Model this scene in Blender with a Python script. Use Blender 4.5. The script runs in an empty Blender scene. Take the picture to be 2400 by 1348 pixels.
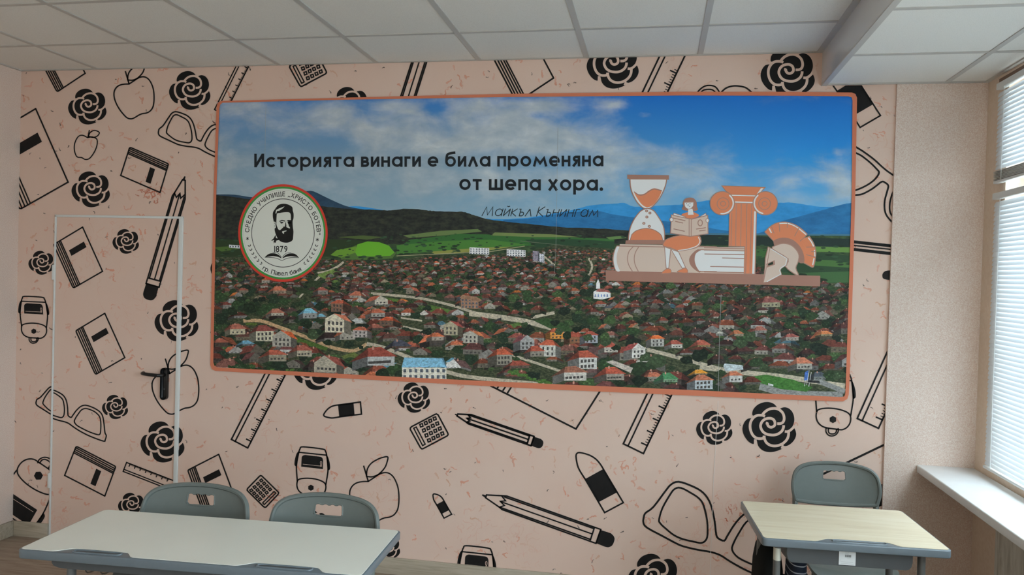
import bpy, bmesh, math, random
from mathutils import Vector, Matrix
from mathutils.geometry import tessellate_polygon

# ------------------------------------------------------------------ camera, world, daylight, exposure
sc = bpy.context.scene
COL = sc.collection
R = math.radians
CAM = Vector((3.951, -4.2475, 1.7215))
FPX = 1824.1
YAW, PITCH, ROLL = 0.1831, -0.0141, -0.0282
MROT = Matrix.Rotation(YAW, 3, 'Z') @ Matrix.Rotation(PITCH, 3, 'X') @ Matrix.Rotation(ROLL, 3, 'Y')
cd = bpy.data.cameras.new('camera'); cam = bpy.data.objects.new('camera', cd); COL.objects.link(cam)
right, fwd, up = MROT.col[0], MROT.col[1], MROT.col[2]
cam.matrix_world = Matrix(((right.x, up.x, -fwd.x, CAM.x), (right.y, up.y, -fwd.y, CAM.y), (right.z, up.z, -fwd.z, CAM.z), (0, 0, 0, 1)))
cd.sensor_fit = 'HORIZONTAL'; cd.sensor_width = 36; cd.lens = FPX / 2400 * 36; cd.clip_start = 0.05
sc.camera = cam

wd = bpy.data.worlds.new('overcast_sky'); sc.world = wd; wd.use_nodes = True
bg = wd.node_tree.nodes['Background']; bg.inputs[1].default_value = 13.5
_n = wd.node_tree.nodes; _l = wd.node_tree.links
_tc = _n.new('ShaderNodeTexCoord'); _sx = _n.new('ShaderNodeSeparateXYZ'); _rp = _n.new('ShaderNodeValToRGB'); _ma = _n.new('ShaderNodeMath'); _ma.operation = 'MULTIPLY_ADD'; _ma.inputs[1].default_value = 0.5; _ma.inputs[2].default_value = 0.5
_l.new(_tc.outputs['Generated'], _sx.inputs[0]); _l.new(_sx.outputs['Z'], _ma.inputs[0]); _l.new(_ma.outputs[0], _rp.inputs['Fac']); _l.new(_rp.outputs['Color'], bg.inputs[0])
_e = _rp.color_ramp.elements                                       # overcast sky: brightest overhead, a third of that at the horizon, duller ground
_e[0].position = 0.485; _e[0].color = (0.185, 0.215, 0.235, 1); _e[1].position = 0.515; _e[1].color = (0.285, 0.345, 0.395, 1)
_z = _e.new(1.0); _z.color = (0.74, 0.885, 1.0, 1)

WINDOWS = [(-0.25, -1.95), (-2.20, -4.30), (-4.55, -6.65), (-6.90, -8.75)]      # along the right wall (y range)
WZ0, WZ1 = 0.88, 2.735
XR = 5.54                                                        # inner face of the window wall
for (ya, yb) in WINDOWS:
    ld = bpy.data.lights.new('window_portal', 'AREA'); ld.shape = 'RECTANGLE'
    ld.size = WZ1 - WZ0; ld.size_y = ya - yb; ld.cycles.is_portal = True
    lo = bpy.data.objects.new('window_portal', ld); COL.objects.link(lo)
    lo.location = (XR + 0.27, (ya + yb) / 2, (WZ0 + WZ1) / 2); lo.rotation_euler = (0, R(90), 0)

sc.view_settings.view_transform = 'Standard'; sc.view_settings.look = 'None'
sc.view_settings.gamma = 1; sc.view_settings.use_curve_mapping = False
sc.view_settings.exposure = 0.74
sc.cycles.use_denoising = True
sc.cycles.max_bounces = 7; sc.cycles.diffuse_bounces = 5; sc.cycles.use_adaptive_sampling = True; sc.cycles.adaptive_threshold = 0.06; sc.cycles.sample_clamp_indirect = 6

random.seed(7)
rnd = random.Random(11)

# ------------------------------------------------------------------ helpers
def lin(c):
    c = c / 255.0
    return c / 12.92 if c <= 0.04045 else ((c + 0.055) / 1.055) ** 2.4
def rgb(r, g, b): return (lin(r), lin(g), lin(b), 1)

def tag(o, label=None, cat=None, group=None, kind=None):
    if label: o['label'] = label
    if cat: o['category'] = cat
    if group: o['group'] = group
    if kind: o['kind'] = kind
    return o
def empty(name, loc, rz=0, label=None, cat=None, group=None, kind=None):
    o = bpy.data.objects.new(name, None); COL.objects.link(o); o.location = loc; o.rotation_euler = (0, 0, rz)
    o.empty_display_size = 0.1
    return tag(o, label, cat, group, kind)
def link(name, me, parent=None, loc=None):
    o = bpy.data.objects.new(name, me); COL.objects.link(o)
    if parent: o.parent = parent
    if loc: o.location = loc
    return o
def newmat(name, color, rough=0.6, spec=0.35, metal=0.0):
    m = bpy.data.materials.new(name); m.use_nodes = True
    b = m.node_tree.nodes['Principled BSDF']
    b.inputs['Base Color'].default_value = color; b.inputs['Roughness'].default_value = rough
    b.inputs['Specular IOR Level'].default_value = spec; b.inputs['Metallic'].default_value = metal
    return m
def nd(m, t, **kw):
    n = m.node_tree.nodes.new(t)
    for k, v in kw.items(): setattr(n, k, v)
    return n
def lk(m, a, b): m.node_tree.links.new(a, b)
def coords(m, world=True, scale=(1, 1, 1)):
    if world:
        g = nd(m, 'ShaderNodeNewGeometry'); out = g.outputs['Position']
    else:
        g = nd(m, 'ShaderNodeTexCoord'); out = g.outputs['Object']
    mp = nd(m, 'ShaderNodeMapping'); mp.inputs['Scale'].default_value = scale
    lk(m, out, mp.inputs['Vector']); return mp.outputs['Vector']
def noise(m, vec, scale, detail=4, rough=0.55, dist=0.0):
    n = nd(m, 'ShaderNodeTexNoise'); n.inputs['Scale'].default_value = scale; n.inputs['Detail'].default_value = detail
    n.inputs['Roughness'].default_value = rough; n.inputs['Distortion'].default_value = dist
    lk(m, vec, n.inputs['Vector']); return n.outputs['Fac']
def ramp(m, fac, stops):
    r = nd(m, 'ShaderNodeValToRGB'); e = r.color_ramp.elements
    while len(e) < len(stops): e.new(0.5)
    for i, (p, c) in enumerate(stops): e[i].position = p; e[i].color = c
    lk(m, fac, r.inputs['Fac']); return r.outputs['Color']
def bump(m, fac, strength, dist=0.01):
    b = nd(m, 'ShaderNodeBump'); b.inputs['Strength'].default_value = strength; b.inputs['Distance'].default_value = dist
    lk(m, fac, b.inputs['Height']); lk(m, b.outputs['Normal'], m.node_tree.nodes['Principled BSDF'].inputs['Normal'])
def setcol(m, out): lk(m, out, m.node_tree.nodes['Principled BSDF'].inputs['Base Color'])

def mesh(name, verts, faces, mats, smooth=False, idx=None):
    me = bpy.data.meshes.new(name); me.from_pydata(verts, [], faces)
    for m in (mats if isinstance(mats, (list, tuple)) else [mats]): me.materials.append(m)
    if idx: me.polygons.foreach_set('material_index', idx)
    if smooth: me.polygons.foreach_set('use_smooth', [True] * len(me.polygons))
    me.update(); return me
def bm_mesh(name, bm, mats, smooth=False):
    me = bpy.data.meshes.new(name); bmesh.ops.recalc_face_normals(bm, faces=bm.faces[:]); bm.to_mesh(me); bm.free()
    for m in (mats if isinstance(mats, (list, tuple)) else [mats]): me.materials.append(m)
    if smooth:
        me.polygons.foreach_set('use_smooth', [True] * len(me.polygons))
        me.set_sharp_from_angle(angle=R(35))
    me.update(); return me
def bm_box(bm, lo, hi, bev=0.0, seg=2):
    c = [(a + b) / 2 for a, b in zip(lo, hi)]; s = [abs(b - a) for a, b in zip(lo, hi)]
    r = bmesh.ops.create_cube(bm, size=1.0, matrix=Matrix.Translation(c) @ Matrix.Diagonal((*s, 1)))
    if bev > 0:
        es = list({e for v in r['verts'] for e in v.link_edges})
        bmesh.ops.bevel(bm, geom=es, offset=bev, segments=seg, profile=0.5, affect='EDGES')
def box(name, lo, hi, mat, parent=None, bev=0.0, seg=2):
    bm = bmesh.new(); bm_box(bm, lo, hi, bev, seg)
    return link(name, bm_mesh(name, bm, mat, smooth=bev > 0), parent)
def bm_tube(bm, pts, rad, n=10, closed=False, flat=1.0):
    pts = [Vector(p) for p in pts]; N = len(pts); rings = []
    prev = None
    for i, p in enumerate(pts):
        if closed: t = pts[(i + 1) % N] - pts[i - 1]
        else: t = pts[min(i + 1, N - 1)] - pts[max(i - 1, 0)]
        t.normalize()
        a = prev if prev is not None else (Vector((0, 0, 1)) if abs(t.z) < 0.9 else Vector((1, 0, 0)))
        u = (a - t * a.dot(t)).normalized(); prev = u
        v = t.cross(u)
        r_ = rad[i] if isinstance(rad, (list, tuple)) else rad
        rings.append([bm.verts.new(p + u * (r_ * math.cos(2 * math.pi * k / n)) + v * (r_ * flat * math.sin(2 * math.pi * k / n))) for k in range(n)])
    for i in range(N if closed else N - 1):
        A, B = rings[i], rings[(i + 1) % N]
        for k in range(n): bm.faces.new((A[k], A[(k + 1) % n], B[(k + 1) % n], B[k]))
    if not closed:
        bm.faces.new(rings[0][::-1]); bm.faces.new(rings[-1])
def tube(name, pts, rad, mat, parent=None, n=10, closed=False, flat=1.0):
    bm = bmesh.new(); bm_tube(bm, pts, rad, n, closed, flat)
    return link(name, bm_mesh(name, bm, mat, smooth=True), parent)
def bm_prism(bm, loops, z0, z1, bev=0.0):
    """extrude a 2D outline (list of loops: outer, holes) from z0 to z1"""
    loops = [[Vector((p[0], p[1], 0)) for p in l] for l in loops]
    tris = tessellate_polygon(loops); flat = [p for l in loops for p in l]
    lo = [bm.verts.new((p.x, p.y, z0)) for p in flat]; hi = [bm.verts.new((p.x, p.y, z1)) for p in flat]
    for t in tris:
        try:
            bm.faces.new([lo[i] for i in t]); bm.faces.new([hi[i] for i in reversed(t)])
        except ValueError: pass
    k = 0
    for l in loops:
        n = len(l)
        for i in range(n):
            a, b = k + i, k + (i + 1) % n
            bm.faces.new((lo[a], lo[b], hi[b], hi[a]))
        k += n
def catmull(pts, closed=False, n=6):
    P = [Vector((p[0], p[1])) for p in pts]; N = len(P); out = []
    rng = range(N) if closed else range(N - 1)
    for i in rng:
        if closed: p0, p1, p2, p3 = P[i - 1], P[i], P[(i + 1) % N], P[(i + 2) % N]
        else: p0, p1, p2, p3 = P[max(i - 1, 0)], P[i], P[i + 1], P[min(i + 2, N - 1)]
        for k in range(n):
            t = k / n
            out.append(0.5 * ((2 * p1) + (p2 - p0) * t + (2 * p0 - 5 * p1 + 4 * p2 - p3) * t * t + (3 * p1 - p0 - 3 * p2 + p3) * t ** 3))
    if not closed: out.append(P[-1])
    return [(p.x, p.y) for p in out]
def rrect(x0, y0, x1, y1, r, n=6):
    out = []
    for cx, cy, a in ((x1 - r, y1 - r, 0), (x0 + r, y1 - r, 90), (x0 + r, y0 + r, 180), (x1 - r, y0 + r, 270)):
        for k in range(n + 1):
            t = R(a + 90 * k / n); out.append((cx + r * math.cos(t), cy + r * math.sin(t)))
    return out
def ellipse(cx, cy, rx, ry, n=32, a0=0, a1=360):
    full = abs(a1 - a0) >= 360
    m = n if full else n + 1
    return [(cx + rx * math.cos(R(a0 + (a1 - a0) * k / n)), cy + ry * math.sin(R(a0 + (a1 - a0) * k / n))) for k in range(m)]

# image position (2400 x 1348 frame) of a printed mark -> its place (x, z) on the plane of the mural wall
def W(px, py):
    v = MROT @ Vector(((px - 1200) / FPX, 1, -(py - 674) / FPX))
    t = -CAM.y / v.y
    return (CAM.x + v.x * t, CAM.z + v.z * t)

class Ink:
    """flat print on the wall plane: coloured polygons at small depths in front of y = 0"""
    def __init__(s): s.v = []; s.f = []; s.c = []; s.m = []
    def fill(s, loops, y, col=None, mi=0):
        if not isinstance(loops[0][0], (list, tuple, Vector)): loops = [loops]
        L = [[Vector((*W(*p), 0)) for p in l] for l in loops]
        flat = [p for l in L for p in l]
        if len(flat) == 3: tris = [(0, 1, 2)]
        elif len(flat) == 4 and len(L) == 1 and False: tris = [(0, 1, 2), (0, 2, 3)]
        else: tris = tessellate_polygon(L)
        b = len(s.v)
        s.v += [(p.x, -y, p.y) for p in flat]
        for t in tris: s.f.append((b + t[0], b + t[1], b + t[2])); s.c.append(col); s.m.append(mi)
    def stroke(s, pts, w, y, col=None, closed=False, mi=0, cap=0.0):
        P = [Vector((p[0], p[1])) for p in pts]
        P = [p for i, p in enumerate(P) if i == 0 or (p - P[i - 1]).length > 1e-4]
        if closed and (P[0] - P[-1]).length < 1e-4: P.pop()
        n = len(P)
        if n < 2: return
        if not closed and cap:
            P[0] = P[0] + (P[0] - P[1]).normalized() * cap * w; P[-1] = P[-1] + (P[-1] - P[-2]).normalized() * cap * w
        A, B = [], []
        for i in range(n):
            d0 = (P[i] - P[i - 1]).normalized() if (i > 0 or closed) else None
            d1 = (P[(i + 1) % n] - P[i]).normalized() if (i < n - 1 or closed) else None
            if d0 is None: d0 = d1
            if d1 is None: d1 = d0
            n0 = Vector((-d0.y, d0.x)); n1 = Vector((-d1.y, d1.x)); mm = n0 + n1
            mm = n0 if mm.length < 1e-4 else mm.normalized()
            k = 1 / max(0.5, mm.dot(n0))
            A.append(P[i] + mm * (w / 2 * k)); B.append(P[i] - mm * (w / 2 * k))
        b = len(s.v)
        for a, c in zip(A, B):
            x, z = W(a.x, a.y); s.v.append((x, -y, z)); x, z = W(c.x, c.y); s.v.append((x, -y, z))
        for i in range(n if closed else n - 1):
            j = (i + 1) % n
            s.f.append((b + 2 * i, b + 2 * i + 1, b + 2 * j + 1, b + 2 * j)); s.c.append(col); s.m.append(mi)
    def build(s, name, mats, parent=None, clip=()):
        me = bpy.data.meshes.new(name); me.from_pydata(s.v, [], s.f)
        for m in (mats if isinstance(mats, (list, tuple)) else [mats]): me.materials.append(m)
        me.polygons.foreach_set('material_index', s.m)
        if s.c and s.c[0] is not None:
            at = me.attributes.new('Col', 'FLOAT_COLOR', 'FACE')
            at.data.foreach_set('color', [x for c in s.c for x in c])
        if clip:
            bm = bmesh.new(); bm.from_mesh(me)
            for co, no in clip:
                bmesh.ops.bisect_plane(bm, geom=bm.verts[:] + bm.edges[:] + bm.faces[:], dist=1e-7, plane_co=co, plane_no=no, clear_outer=True)
            bm.to_mesh(me); bm.free()
        bm = bmesh.new(); bm.from_mesh(me)
        for f in bm.faces:
            if f.normal.y > 0: f.normal_flip()
        bm.to_mesh(me); bm.free()
        me.update()
        if len(me.polygons) == 0: return None
        return link(name, me, parent)

# ------------------------------------------------------------------ materials of the room
PINK = (0.84, 0.62, 0.51, 1)
def wall_mat(name, c1, c2, bscale, bstr, spk=None):
    m = newmat(name, c1, 0.85, 0.2); v = coords(m)
    f = noise(m, v, bscale, 5, 0.65)
    c = ramp(m, f, [(0.35, c1), (0.65, c2)]); setcol(m, c); bump(m, f, bstr, 0.006); return m
m_paper = newmat('pink_wallpaper', PINK, 0.7, 0.25)
v = coords(m_paper); f = noise(m_paper, v, 2.2, 5, 0.6); setcol(m_paper, ramp(m_paper, f, [(0.3, (0.84, 0.605, 0.495, 1)), (0.7, (0.84, 0.635, 0.53, 1))]))
m_rough = wall_mat('rough_plaster', (0.76, 0.55, 0.445, 1), (0.95, 0.83, 0.745, 1), 250, 0.5)
m_beige = wall_mat('beige_plaster', (0.74, 0.575, 0.44, 1), (0.79, 0.64, 0.51, 1), 60, 0.25)
m_white = newmat('white_paint', (0.80, 0.82, 0.80, 1), 0.45, 0.4)
m_tile = newmat('mineral_ceiling_tile', (0.80, 0.79, 0.76, 1), 0.9, 0.15)
v = coords(m_tile); f = noise(m_tile, v, 240, 3, 0.6); setcol(m_tile, ramp(m_tile, f, [(0.30, (0.76, 0.735, 0.68, 1)), (0.5, (0.85, 0.83, 0.78, 1))])); bump(m_tile, f, 0.25, 0.002)
m_bar = newmat('grey_ceiling_bar', (0.54, 0.52, 0.485, 1), 0.45, 0.4)
m_pvc = newmat('glossy_pvc_panel', (0.72, 0.71, 0.69, 1), 0.12, 0.55)
m_sill = newmat('white_sill_laminate', (0.82, 0.82, 0.80, 1), 0.35, 0.45)
v = coords(m_sill); f = noise(m_sill, v, 9, 3); r_ = ramp(m_sill, f, [(0.3, (0.79, 0.79, 0.78, 1)), (0.7, (0.84, 0.84, 0.82, 1))]); setcol(m_sill, r_)
def wood_mat(name, c1, c2, c3, sc_=(1.2, 14, 14), world=False, rough=0.55):
    m = newmat(name, c1, rough, 0.3); v = coords(m, world, sc_)
    oi = nd(m, 'ShaderNodeObjectInfo'); ad = nd(m, 'ShaderNodeVectorMath', operation='ADD'); mu = nd(m, 'ShaderNodeVectorMath', operation='SCALE')
    cx = nd(m, 'ShaderNodeCombineXYZ'); lk(m, oi.outputs['Random'], cx.inputs[0]); lk(m, oi.outputs['Random'], cx.inputs[2])
    lk(m, cx.outputs[0], mu.inputs[0]); mu.inputs['Scale'].default_value = 37
    lk(m, v, ad.inputs[0]); lk(m, mu.outputs[0], ad.inputs[1])
    f = noise(m, ad.outputs[0], 2.4, 8, 0.62, 1.2)
    setcol(m, ramp(m, f, [(0.28, c1), (0.5, c2), (0.72, c3)])); bump(m, f, 0.12, 0.003); return m
m_floor = wood_mat('greyish_oak_laminate', (0.25, 0.185, 0.135, 1), (0.36, 0.28, 0.215, 1), (0.44, 0.36, 0.28, 1))
m_base = wood_mat('pale_oak_baseboard', (0.36, 0.30, 0.22, 1), (0.50, 0.43, 0.33, 1), (0.58, 0.51, 0.41, 1))
m_maple = wood_mat('pale_maple_laminate', (0.68, 0.56, 0.385, 1), (0.76, 0.65, 0.465, 1), (0.81, 0.715, 0.55, 1), (1.0, 11, 11), False, 0.38)
m_washed = wood_mat('whitewashed_boards', (0.36, 0.33, 0.27, 1), (0.60, 0.57, 0.50, 1), (0.72, 0.70, 0.63, 1), (9, 9, 1.3))
m_desk_white = newmat('white_laminate', (0.80, 0.80, 0.74, 1), 0.3, 0.5)
v = coords(m_desk_white); f = noise(m_desk_white, v, 5, 3); setcol(m_desk_white, ramp(m_desk_white, f, [(0.3, (0.90, 0.875, 0.775, 1)), (0.7, (0.92, 0.90, 0.80, 1))]))
def plastic(name, c, rough=0.38):
    m = newmat(name, c, rough, 0.45); v = coords(m, False); f = noise(m, v, 35, 2)
    a = tuple(x * 0.95 for x in c[:3]) + (1,); setcol(m, ramp(m, f, [(0.3, a), (0.7, c)])); return m
m_grey = plastic('blue_grey_plastic', (0.160, 0.178, 0.163, 1), 0.36)
m_edge = plastic('blue_grey_edge_moulding', (0.150, 0.178, 0.198, 1), 0.28)
m_tray = plastic('dark_grey_plastic', (0.085, 0.09, 0.092, 1), 0.4)
m_tubegrey = plastic('grey_painted_steel', (0.13, 0.13, 0.122, 1), 0.35)
m_black = plastic('black_plastic', (0.010, 0.010, 0.010, 1), 0.32)
m_chrome = newmat('dull_wire', (0.12, 0.10, 0.08, 1), 0.35, 0.5, 0.6)
m_ink = newmat('black_print', (0.012, 0.011, 0.011, 1), 0.6, 0.25)
v = coords(m_ink); f = noise(m_ink, v, 20, 2); setcol(m_ink, ramp(m_ink, f, [(0.3, (0.010, 0.0095, 0.0095, 1)), (0.7, (0.014, 0.013, 0.013, 1))]))
def attr_mat(name, rough=0.6):
    m = newmat(name, (0.5, 0.5, 0.5, 1), rough, 0.25)
    a = nd(m, 'ShaderNodeAttribute'); a.attribute_name = 'Col'; setcol(m, a.outputs['Color']); return m
m_print = attr_mat('coloured_print')

# ------------------------------------------------------------------ room shell
YB = -9.0; ZC = 2.92; ZS = 2.75; XS = 4.757; XP = 5.118
wall_back = tag(box('wall_back', (-0.25, 0.0, -0.05), (XR + 0.25, 0.2, 3.2), m_paper), kind='structure')
wall_left = tag(box('wall_left', (-0.25, YB, -0.05), (0.0, 0.0, 3.2), m_rough), kind='structure')
wall_front = tag(box('wall_front', (-0.25, YB - 0.2, -0.05), (XR + 0.25, YB, 3.2), m_beige), kind='structure')
tag(box('wall_corner', (XP, -0.014, 0.0), (XR, 0.0, 2.78), m_rough), kind='structure')
bm = bmesh.new()
bm_box(bm, (XR, YB, -0.05), (XR + 0.25, 0, WZ0)); bm_box(bm, (XR, YB, WZ1), (XR + 0.25, 0, 3.2))
ys = [0.0] + [y for w in WINDOWS for y in w] + [YB]
for a, b in zip(ys[0::2], ys[1::2]): bm_box(bm, (XR, b, WZ0), (XR + 0.25, a, WZ1))
tag(link('wall_right', bm_mesh('wall_right', bm, m_beige)), kind='structure')

floor = tag(box('floor', (-0.25, YB, -0.08), (XR + 0.25, 0.0, -0.012), m_floor), kind='structure')
pm = {}
def plank_mesh(L):
    k = round(L, 3)
    if k not in pm:
        bm = bmesh.new(); bm_box(bm, (0, -0.191, -0.012), (L - 0.0012, 0, 0.0), 0.0012, 1); pm[k] = bm_mesh('plank', bm, m_floor)
    return pm[k]
for r_ in range(24):
    x = 0.0; y = -r_ * 0.192; off = [0.43, 0.95, 0.21, 1.12, 0.68][r_ % 5]
    ends = [off + 1.29 * k for k in range(6) if off + 1.29 * k < XR - 0.02] + [XR]
    for e in ends:
        link('plank', plank_mesh(e - x), floor, (x, y, 0)); x = e

def baseboard(name, lo, hi): return tag(box(name, lo, hi, m_base, None, 0.004, 2), kind='structure')
DX0, DX1 = W(124, 900)[0], W(424, 700)[0]
baseboard('baseboard_back', (DX1 + 0.005, -0.016, 0), (XP - 0.002, 0, 0.095))
baseboard('baseboard_corner', (0.018, -0.016, 0), (DX0 - 0.006, 0, 0.095))
baseboard('baseboard_left', (0, -4.6, 0), (0.017, -0.001, 0.095))

# suspended ceiling
ceiling = tag(box('ceiling', (-0.25, YB, 3.05), (XR + 0.25, 0, 3.2), m_tile), kind='structure')
gx = [0.0] + [0.543 + 0.6 * i for i in range(7)] + [XS - 0.012]
gy = [0.0] + [-0.4905 - 0.6 * i for i in range(14)] + [YB]
tm = {}
def tile(w, d):
    k = (round(w, 3), round(d, 3))
    if k not in tm:
        bm = bmesh.new(); bm_box(bm, (0.004, -d + 0.004, 0), (w - 0.004, -0.004, 0.014), 0.002, 1); tm[k] = bm_mesh('ceiling_tile', bm, m_tile)
    return tm[k]
for xa, xb in zip(gx, gx[1:]):
    for ya, yb in zip(gy, gy[1:]): link('ceiling_tile', tile(xb - xa, ya - yb), ceiling, (xa, ya, ZC + 0.004))
for x in gx[1:-1]: box('ceiling_bar', (x - 0.014, YB, ZC), (x + 0.014, 0, ZC + 0.004), m_bar, ceiling)
for y in gy[1:-1]: box('ceiling_bar', (0, y - 0.012, ZC + 0.0005), (XS, y + 0.012, ZC + 0.0042), m_bar, ceiling)
box('wall_angle', (0, -0.020, ZC - 0.0008), (XS, -0.0002, ZC + 0.004), m_bar, ceiling)
box('wall_angle', (0, YB, ZC - 0.0008), (0.020, -0.02, ZC + 0.004), m_bar, ceiling)
box('wall_angle', (XS - 0.030, YB, ZC - 0.001), (XS, -0.02, ZC + 0.004), m_bar, ceiling)
# lowered ceiling strip along the windows
soffit = tag(box('trim_1', (XS, YB, ZS), (XS + 0.012, -0.0002, ZC + 0.03), m_pvc), kind='structure')
for xa, xb in ((XS + 0.012, 5.347), (5.347, XR)):
    yy = [0.0] + [-0.545 - 0.6 * i for i in range(14)] + [YB]
    for ya, yb in zip(yy, yy[1:]): link('ceiling_tile', tile(xb - xa, ya - yb), ceiling, (xa, ya, ZS + 0.004))
box('ceiling_bar', (5.347 - 0.012, YB, ZS), (5.347 + 0.012, 0, ZS + 0.004), m_bar, ceiling)
for i in range(14): y = -0.545 - 0.6 * i; box('ceiling_bar', (XS + 0.012, y - 0.012, ZS + 0.0005), (XR, y + 0.012, ZS + 0.0042), m_bar, ceiling)
box('wall_angle', (XS - 0.001, YB, ZS - 0.002), (XS + 0.026, -0.0002, ZS + 0.004), m_bar, ceiling)
box('wall_angle', (XS + 0.026, -0.034, ZS - 0.002), (XR, -0.0145, ZS + 0.004), m_bar, ceiling)
box('wall_angle', (XR - 0.02, YB, ZS - 0.002), (XR, -0.034, ZS + 0.004), m_bar, ceiling)

# ------------------------------------------------------------------ windows, blinds, sill
m_slat = newmat('white_blind_slat', (0.80, 0.83, 0.85, 1), 0.45, 0.4)
nt = m_slat.node_tree; tr = nt.nodes.new('ShaderNodeBsdfTranslucent'); tr.inputs[0].default_value = (0.70, 0.78, 0.82, 1)
mx = nt.nodes.new('ShaderNodeMixShader'); mx.inputs[0].default_value = 0.13
lk(m_slat, nt.nodes['Principled BSDF'].outputs[0], mx.inputs[1]); lk(m_slat, tr.outputs[0], mx.inputs[2]); lk(m_slat, mx.outputs[0], nt.nodes['Material Output'].inputs['Surface'])
m_glass = bpy.data.materials.new('window_glass'); m_glass.use_nodes = True; nt = m_glass.node_tree
nt.nodes.remove(nt.nodes['Principled BSDF']); tp = nt.nodes.new('ShaderNodeBsdfTransparent'); tp.inputs[0].default_value = (0.95, 0.97, 0.97, 1)
gl = nt.nodes.new('ShaderNodeBsdfGlossy'); gl.inputs['Roughness'].default_value = 0.02; mx = nt.nodes.new('ShaderNodeMixShader'); mx.inputs[0].default_value = 0.06
lk(m_glass, tp.outputs[0], mx.inputs[1]); lk(m_glass, gl.outputs[0], mx.inputs[2]); lk(m_glass, mx.outputs[0], nt.nodes['Material Output'].inputs['Surface'])
m_brown = newmat('brown_header_strip', (0.20, 0.12, 0.08, 1), 0.6)
for i, (ya, yb) in enumerate(WINDOWS):
    w = tag(empty('window_%d' % (i + 1), (XR + 0.16, ya, WZ0)), kind='structure')
    def wbox(name, lo, hi, mat=m_white, bev=0.004):
        o = box(name, (lo[0] - (XR + 0.16), lo[1] - ya, lo[2] - WZ0), (hi[0] - (XR + 0.16), hi[1] - ya, hi[2] - WZ0), mat, w, bev); return o
    xa, xb = XR + 0.09, XR + 0.15
    for (a, b) in ((ya, ya - 0.06), (yb + 0.06, yb), ((ya + yb) / 2 + 0.035, (ya + yb) / 2 - 0.035)): wbox('frame_post', (xa, b, WZ0), (xb, a, WZ1))
    for (a, b) in ((WZ0, WZ0 + 0.06), (2.20, 2.28), (WZ1 - 0.05, WZ1)): wbox('frame_rail', (xa, yb + 0.06, a), (xb, ya - 0.06, b))
    ym = (ya + yb) / 2
    for (a, b) in ((ya - 0.06, ym + 0.035), (ym - 0.035, yb + 0.06)):
        for (c, d) in ((WZ0 + 0.06, 2.20), (2.28, WZ1 - 0.05)): wbox('pane', (xa + 0.028, b, c), (xa + 0.034, a, d), m_glass, 0)
ya, yb = WINDOWS[0]
def blind(z0, z1, xc, ya, yb, tilt, pitch, label):
    b = empty('venetian_blind', (xc, (ya + yb) / 2, z0), 0, label, 'blind', 'venetian blinds on the near window')
    L = ya - yb - 0.008
    n = 5; vs, fs = [], []
    for k in range(n):
        t = (k / (n - 1) - 0.5) * 0.026; arch = 0.0022 * (1 - (2 * k / (n - 1) - 1) ** 2)
        X = t * math.cos(tilt) - arch * math.sin(tilt); Z = t * math.sin(tilt) + arch * math.cos(tilt)
        vs += [(X, -L / 2, Z), (X, L / 2, Z)]
    for k in range(n - 1): fs.append((2 * k, 2 * k + 2, 2 * k + 3, 2 * k + 1))
    me = mesh('slat', vs, fs, m_slat, True)
    z = 0.03 if z1 - z0 > 1 else 0.078
    while z < z1 - z0 - 0.035:
        link('slat', me, b, (0, 0, z)); z += pitch
    box('head_rail', (-0.014, -L / 2, z1 - z0 - 0.03), (0.014, L / 2, z1 - z0), m_white, b, 0.003)
    box('bottom_rail', (-0.013, -L / 2, 0.0), (0.013, L / 2, 0.014), m_white, b, 0.004)
    if z1 - z0 < 1:
        for k in range(7): box('gathered_slat', (-0.0125, -L / 2, 0.016 + 0.0065 * k), (0.0125, L / 2, 0.0185 + 0.0065 * k), m_bar, b)
    for yy in (L / 2 - 0.09, -L / 2 + 0.09, 0):
        tube('ladder_cord', [(-0.0145, yy, 0.01), (-0.0145, yy, z1 - z0 - 0.03)], 0.0012, m_white, b, 6)
    return b
blind(2.225, 2.70, XR - 0.017, ya + 0.068, yb - 0.05, R(70), 0.0215, 'short white venetian blind over the top window light')
blind(0.872, 2.18, XR - 0.017, ya + 0.068, yb - 0.05, R(70), 0.0215, 'tall white venetian blind over the lower window panes')
tag(box('trim_2', (XR - 0.020, yb, 2.705), (XR - 0.0005, ya + 0.06, 2.722), m_brown), kind='structure')
sill = tag(box('window_sill', (5.272, -4.4, 0.79), (XR - 0.0005, -0.0145, 0.83), m_sill, None, 0.006, 3), 'deep white window sill board along the blind window wall', 'sill')
rad = empty('radiator_cover', (5.49, -0.40, 0.0), 0, 'whitewashed board radiator cover under the white window sill', 'radiator cover')
bm = bmesh.new(); bm_box(bm, (0, -0.086, 0.03), (0.018, -0.002, 0.785), 0.003, 1); bme = bm_mesh('board', bm, m_washed)
for i in range(18): link('board', bme, rad, (0, -0.088 * i, 0))
box('batten', (0.018, -1.58, 0.05), (0.048, 0, 0.10), m_washed, rad); box('batten', (0.018, -1.58, 0.68), (0.048, 0, 0.74), m_washed, rad)

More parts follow.
